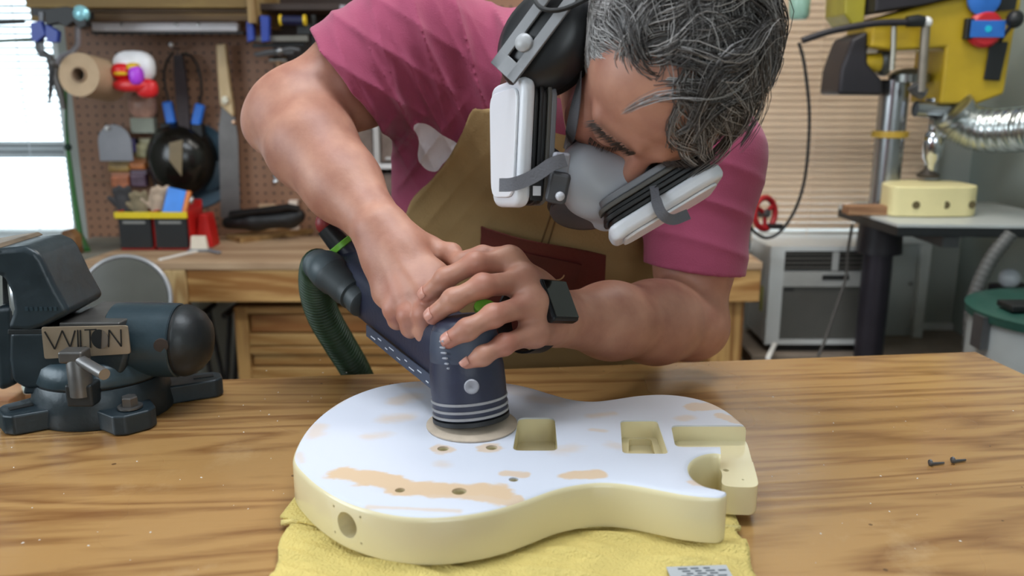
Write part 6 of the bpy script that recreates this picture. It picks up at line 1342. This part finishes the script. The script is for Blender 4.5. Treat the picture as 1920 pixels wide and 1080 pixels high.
gray = np.clip(rg_.beta(.85, 1.35, NS)*.95+.12-.16*np.clip((roots[:, 0]+.01)/.06, 0, 1)+.5*np.clip((-roots[:, 0]-.03)/.05, 0, 1)*np.clip((roots[:, 1]+.02)/.05, 0, 1), 0, 1)
def hairmat():
    m = bpy.data.materials.new('grey_hair'); m.use_nodes = True; N, L = m.node_tree.nodes, m.node_tree.links; b = N['Principled BSDF']
    a = N.new('ShaderNodeAttribute'); a.attribute_name = 'tone'; r = N.new('ShaderNodeValToRGB'); e = r.color_ramp.elements; e[0].color = (*lin((30, 27, 27)), 1); e[1].color = (*lin((184, 180, 178)), 1); r.color_ramp.elements.new(.45).color = (*lin((78, 73, 71)), 1)
    n = N.new('ShaderNodeTexNoise'); n.inputs['Scale'].default_value = 300; mm = N.new('ShaderNodeMath'); mm.operation = 'MULTIPLY_ADD'; mm.inputs[1].default_value = .12; L.new(n.outputs['Fac'], mm.inputs[0]); L.new(a.outputs['Fac'], mm.inputs[2]); L.new(mm.outputs[0], r.inputs[0]); L.new(r.outputs[0], b.inputs['Base Color']); b.inputs['Roughness'].default_value = .38; b.inputs['Specular IOR Level'].default_value = .6; return m
m_hair = hairmat()
hr = big_mesh('hair', hvts, qd, m_hair, man, relax=0); a_ = hr.data.attributes.new('tone', 'FLOAT', 'POINT'); a_.data.foreach_set('value', np.repeat(gray, NPt*3).astype(np.float32)); hr['kind'] = 'stuff'
# dense under-layer of hair close to the skull
def under(p):
    q = ((p-HC.astype(np.float32))@RH.astype(np.float32))/HS; x, y, z = np.abs(q[..., 0]), q[..., 1], q[..., 2]
    line = np.where(y > .055, .076+.3*(y-.06), np.where(y > 0, .024+y*.95, .024+y*.6)); line = np.where((y > .0) & (y < .04) & (x > .06), .003+.4*y, line)
    return (line-z)*.6
ul = [hell((0, -.012, .046), (.079, .1015, .0865)), ('&', under, .004)]
v_, q_ = sdf_mesh(ul, HC-.16, HC+.16, .0025); cap = big_mesh('hair_undercoat', v_, q_, m_hair, man); a_ = cap.data.attributes.new('tone', 'FLOAT', 'POINT'); a_.data.foreach_set('value', np.full(len(v_), .12, np.float32))
# eyebrows and lashes: short dark strands on the brow
def tuft(name, fn, n, m, L0, r0):
    vs, fs = [], []
    for i in range(n):
        p0, d = fn(i/n); p0 = hl(p0); d = hv(d); d = d/np.linalg.norm(d); L_ = L0*(.7+.6*rg_.random()); x_ = np.cross(d, [.3, .5, .8]); x_ /= np.linalg.norm(x_); y_ = np.cross(d, x_); k = len(vs)
        for s_, w_ in ((0, 1), (.5, .8), (1, .15)):
            for a in (0, 2.094, 4.189): vs.append(tuple(p0+d*L_*s_+hv((0, 0, -.002))*(s_*s_)+(x_*math.cos(a)+y_*math.sin(a))*r0*w_))
        for j in (0, 1):
            for c_ in range(3): fs.append((k+j*3+c_, k+j*3+(c_+1) % 3, k+j*3+3+(c_+1) % 3, k+j*3+3+c_))
    return MB().add(vs, fs).build(name, m, man, smooth=179)
m_brow = mat('brow_hair', (62, 50, 44), .5)
def browpt(s):
    def f(t_):
        u = rg_.random(); z_ = .031+.006*math.sin(u*2.6)-.004*u+rg_.normal()*.0022; x_ = .013+.043*u; y_ = .1045-.0065*u-9.5*max(0, x_-.02)**2
        return (s*x_, y_, z_), (s*(.8), .25+.2*(1-u), .35*(1-u))
    return f
def lashpt(s):
    def f(t_):
        u = rg_.random(); x_ = .020+.027*u; z_ = -.004-.003*math.sin(u*3.14); y_ = .0925-.006*abs(u-.5)-.003*u
        return (s*x_, y_, z_), (s*.15*(u-.3), .8, -.5)
    return f
for s in (-1, 1):
    tuft('eyebrow', browpt(s), 240, m_brow, .0085, .0003).__setitem__('kind', 'stuff'); tuft('eyelashes', lashpt(s), 90, mat('lash_hair', (46, 34, 30), .5), .0045, .00025).__setitem__('kind', 'stuff')

# ================================================================== respirator
t = thing('respirator', 'grey half-mask respirator with two white-capped cartridges on the face', 'respirator', Vector(hl((0, .12, -.12))))
m_sil = mat('grey_silicone', (164, 168, 176), .42, var=.05); m_rd = mat('respirator_dark', (62, 62, 66), .45); m_rw2 = mat('cartridge_white', (214, 216, 222), .3, var=.03); m_blk2 = mat('filter_black', (18, 18, 20), .45); m_str = mat('grey_strap', (98, 98, 104), .7, bump=.3, bscale=500)
msk = [hell((0, .088, -.064), (.044, .042, .044), .02), hrc((0, .121, -.040), (0, .138, -.07), .0085, .011, .03), hrc((-.03, .1, -.05), (-.02, .112, -.074), .014, .016, .03), hrc((.03, .1, -.05), (.02, .112, -.074), .014, .016, .03), rc(A3(1186, 326, .835), A3(1141, 370, .83), .008, .012, .025), rc(A3(1084, 312, .838), A3(1093, 362, .838), .016, .016, .03), ell(A3(1125, 338, .862), (.036, .034, .03), None, .03)]
v_, q_ = sdf_mesh(msk, HC-.25, HC+.25, .0018); big_mesh('facepiece', v_, q_, m_sil, t, relax=2)
rimP = [tuple(hl((.047*math.sin(a), .098+.018*math.cos(a)*(-.2)-abs(math.sin(a))*.024, -.068+.052*math.cos(a)))) for a in [2*math.pi*k/40 for k in range(40)]]
MB().tube(rimP, .006, 10, closed=True).build('face_seal', mat('seal_grey', (86, 88, 94), .5), t, smooth=179)
vd = np.array([-.12, -.55, -.82]); vq = np.array(at(1088, 396, .862)); MB().lathe([(.014, -.012), (.03, -.008), (.031, .004), (.028, .008), (.02, .010), (.001, .0105)], vq, vd, 36).build('exhale_valve', m_rd, t)
vb = MB().lathe([(.030, -.010), (.034, -.008), (.034, -.002), (.030, 0)], vq, vd, 36).build('valve_ring', mat('valve_ring', (44, 44, 48), .4), t)
def cartridge(c, n, a, lab, hw, hh, th):
    """trapezoid cartridge: n outward, a long axis; black body, ribs, white retainer cap"""
    n, a = Vector(n).normalized(), Vector(a); a = (a-n*a.dot(n)).normalized(); b_ = n.cross(a); B = basis(a, b_, n, c)
    def trap(s_, d): return [tuple(q) for q in rrect([(-hh*s_, -hw*s_*.78), (hh*s_, -hw*s_), (hh*s_, hw*s_), (-hh*s_, hw*s_*.78)], .016, 4)]
    ct = MB().prism(trap(.9, 0), -th*.5, -th*.36, B).build('cartridge', mat('cart_grey', (120, 122, 128), .4), t, bevel=.002)
    zz = -th*.358
    for i in range(4):
        MB().prism(trap((.965, .91)[i % 2], 0), zz, zz+th*.088, B).build('filter_layer', (m_blk2, mat('layer_grey', (84, 82, 78), .5))[i == 0], ct, bevel=.0012); zz += th*.09
    MB().prism(trap(1., 0), zz, zz+th*.30, B).build('retainer_cap', m_rw2, ct, bevel=.006, seg=4)
    zz += th*.3+.0002; MB().prism(trap(.84, 0), zz, zz+.003, B).build('cap_panel', mat('cap_panel', (228, 230, 236), .28, var=.02), ct, bevel=.0012)
    return ct, B
cR = at(972, 272, .845); ctR, BR = cartridge(cR, (-.90, -.34, .06), (-.08, .1, 1), '', .046, .061, .047)
cL2 = at(1236, 376, .83); ctL, BL_ = cartridge(cL2, (.50, -.30, -.80), (.86, .06, .52), '', .044, .060, .052)
# sticker block at the lower end of the picture-left cartridge
stp = at(1009, 352, .80)
MB().box((-.040, -.0385, -.004), (.028, .0014, .012), BR).build('size_label', m_blk2, ctR); MB().box((-.045, -.0390, -.004), (.009, .0014, .008), BR).build('label_square', m_rw2, ctR)
# bayonet connectors between facepiece and cartridges
for cc, side_, lc in ((cR, -1, (-.042, .108, -.078)), (cL2, 1, (.042, .108, -.078))):
    p0 = Vector(hl(lc)); d_ = (Vector(cc)-p0); MB().lathe([(.02, -.008), (.022, -.004), (.022, .008), (.019, .012), (.019, d_.length*.6)], p0, d_, 28).build('connector', m_rd, t)
# yoke bracket, straps
def face_strip(name, pix, w, m, off=.001, prims=body, th=.0014, par=None):
    P, ok = march(prims, pix, off); G = grad(prims, P); return MB().strap([tuple(p_) for p_ in P], [tuple(g_) for g_ in G], w, th).build(name, m, par or t, smooth=50)
stx = [tuple(q) for q in spline([(1058, 306), (1068, 262), (1077, 215), (1085, 168), (1091, 125)], 5)]
face_strip('head_strap', stx, .0115, m_str, .003)
yk = at(1049, 322, .80); MB().box((0, 0, 0), (.017, .008, .036), Matrix.Translation(yk) @ Matrix.Rotation(.12, 4, 'Y') @ Matrix.Rotation(.3, 4, 'Z')).build('strap_buckle', mat('buckle_grey', (150, 150, 158), .4), t, bevel=.003)
yk2 = at(1046, 352, .795); MB().box((0, 0, 0), (.02, .012, .03), Matrix.Translation(yk2) @ Matrix.Rotation(.2, 4, 'Y')).build('yoke', m_rd, t, bevel=.004); MB().ball(at(1050, 368, .785), .0045, 12).build('yoke_pin', mat('pin_pale', (190, 190, 196), .3), t)
lsp = [at(*q) for q in ((1060, 300, .795), (1035, 308, .79), (1010, 325, .785), (985, 338, .787), (960, 346, .79), (938, 347, .80))]
MB().strap([tuple(q) for q in spline(lsp, 4)], Vector((-.1, -1, .15)), .0125, .0015).build('lower_strap', m_str, t, smooth=50)
lsp = [at(*q) for q in ((1226, 350, .80), (1231, 378, .785), (1242, 402, .778), (1262, 412, .782), (1290, 402, .79))]
MB().strap([tuple(q) for q in spline(lsp, 4)], Vector((-.2, -1, .2)), [.008]*4+[.010]*13, .0015).build('lower_strap', m_str, t, smooth=50)
# ================================================================== ear defenders
t = thing('ear_defenders', 'black ear defenders with grey slotted bracket worn over the hair', 'ear defenders', Vector(hl((0, 0, 0))))
m_cup = mat('cup_black', (26, 27, 30), .38, var=.1); m_br = mat('bracket_grey', (132, 132, 134), .4, .3)
for s in (-1, 1):
    n_ = hv((s, -.06, .0)); c_ = hl((-.107, .014, .006) if s < 0 else (.098, -.045, -.03)); up_ = hv((0, 0, 1))
    if s < 0: n_ = hv((-.5, 0, 0))+np.array([0, -.8, .1]); n_ /= np.linalg.norm(n_); up_ = np.array([.62, -.1, .78]); up_ -= n_*(up_@n_); up_ /= np.linalg.norm(up_)
    B = basis(Vector(np.cross(up_, n_)).normalized(), Vector(up_), Vector(n_), Vector(c_)) 
    def ovl(a, b_, z): return [(a*math.cos(2*math.pi*k/40), b_*math.sin(2*math.pi*k/40), z) for k in range(40)]
    MB().add(*loft([ovl(.026, .034, -.032), ovl(.036, .046, -.034), ovl(.042, .052, -.026), ovl(.04, .05, -.017), ovl(.034, .044, -.016)]), B).build('cushion', mat('cushion_black', (18, 18, 20), .55), t, smooth=60)
    cp = MB().add(*loft([ovl(.036, .046, -.016), ovl(.043, .053, -.012), ovl(.043, .053, .002), ovl(.04, .05, .012), ovl(.03, .038, .02), ovl(.012, .016, .0235)]), B).build('cup', m_cup, t, smooth=60)
    for pt in ([(-.017, -.046), (-.006, -.046), (-.006, .07), (-.017, .07)], [(.006, -.046), (.017, -.046), (.017, .07), (.006, .07)], [(-.017, -.046), (.017, -.046), (.017, -.03), (-.017, -.03)], [(-.017, .058), (.017, .058), (.014, .11), (-.014, .11)])[:4 if s < 0 else 0]:
        MB().prism(pt, .0242, .0272, B).build('bracket', m_br, t, bevel=.0008)
    MB().lathe([(.006, .0), (.0085, .001), (.0085, .005), (.006, .0075), (.001, .008)], B @ Vector((0, -.012, .0245)), Vector(n_), 20).build('pivot_knob', mat('knob_pale', (170, 170, 172), .35), t)
    if s < 0: MB().tube([B @ Vector(q) for q in spline([(-.03, .055, .02), (-.02, .03, .036), (.0, .022, .04), (.018, .034, .036), (.03, .07, .02), (.034, .1, .0)], 5)], .0022, 8).build('wire', mk, t)
bandp = [Vector(hl(((.096 if math.cos(a) > 0 else .118)*math.cos(a), -.03-.115*math.sin(a), .01+.075*math.sin(a)))) for a in [math.pi*k/30 for k in range(31)]]
MB().strap(bandp, [Vector(hv((math.cos(a), -.84*math.sin(a), .54*math.sin(a)))) for a in [math.pi*k/30 for k in range(31)]], .02, .005).build('headband', m_blk2, t, smooth=60)
# ================================================================== watch
wc = lerp(WL, EL, -.17); wd = Vector(WL-EL).normalized(); wn = Vector((.35, -.72, .60)); wn = (wn-wd*wn.dot(wd)).normalized(); wy = wd.cross(wn)
t = thing('wrist_watch', 'black square smart watch on the left wrist', 'watch', Vector(wc)-Vector((0, 0, .04)))
vs, fs = [], []; nn = 44
WM = basis(wd, wy, wn, wc)
for k in range(nn):
    a = 2*math.pi*k/nn; ca, sa = math.cos(a), math.sin(a); r_ = .0345
    for du, dr in ((-.011, 0), (.011, 0), (.011, .0022), (-.011, .0022)): vs.append((du, sa*(r_+dr), ca*(r_+dr)))
for k in range(nn):
    for i in range(4): q = (i+1) % 4; kn = (k+1) % nn; fs.append((k*4+i, k*4+q, kn*4+q, kn*4+i))
MB().add(vs, fs, WM).build('band', mat('watch_band', (24, 25, 28), .5), t, smooth=40)
cs_ = MB().box((0, 0, .0395), (.042, .046, .0115), WM).build('case', mat('watch_case', (30, 32, 36), .3, .5), t, bevel=.0035, seg=4); MB().box((0, 0, .0457), (.037, .041, .0012), WM).build('screen', mat('watch_glass', (6, 7, 9), .06, var=0), cs_, bevel=.0006)
MB().lathe([(.0035, 0), (.0035, .002), (.002, .0026)], WM @ Vector((.021, .006, .04)), wd, 16).build('crown', m_gun, cs_)

# ================================================================== sanding dust and chips on the bench
vs, fs = [], []; rg2 = np.random.default_rng(3)
for k in range(110):
    px_, py_ = rg2.uniform(20, 1900), rg2.uniform(720, 1070)
    if k < 22: px_, py_ = rg2.normal(560, 60), rg2.normal(760, 30)
    if 535 < px_ < 1430 and 708 < py_ < 1080 and not (px_ < 640 and py_ < 760): continue
    if px_ < 400 and py_ < 830: continue
    p = onz(px_, py_, ZM); s_ = rg2.uniform(.0006, .0016); a = rg2.uniform(0, 3.14); dx_, dy_ = math.cos(a)*s_, math.sin(a)*s_; k0 = len(vs)
    vs += [(p.x-dx_, p.y-dy_, ZM+.0001), (p.x+dy_*.6, p.y-dx_*.6, ZM+.0001), (p.x+dx_, p.y+dy_, ZM+.0001), (p.x-dy_*.6, p.y+dx_*.6, ZM+.0001), (p.x, p.y, ZM+.0001+s_*.6)]
    fs += [(k0, k0+1, k0+4), (k0+1, k0+2, k0+4), (k0+2, k0+3, k0+4), (k0+3, k0, k0+4), (k0+3, k0+2, k0+1, k0)]
tag(MB().add(vs, fs).build('sanding_dust', mat('pale_dust', (226, 220, 210), .8)), 'pale sanding chips scattered on the bench top', 'dust', kind='stuff')
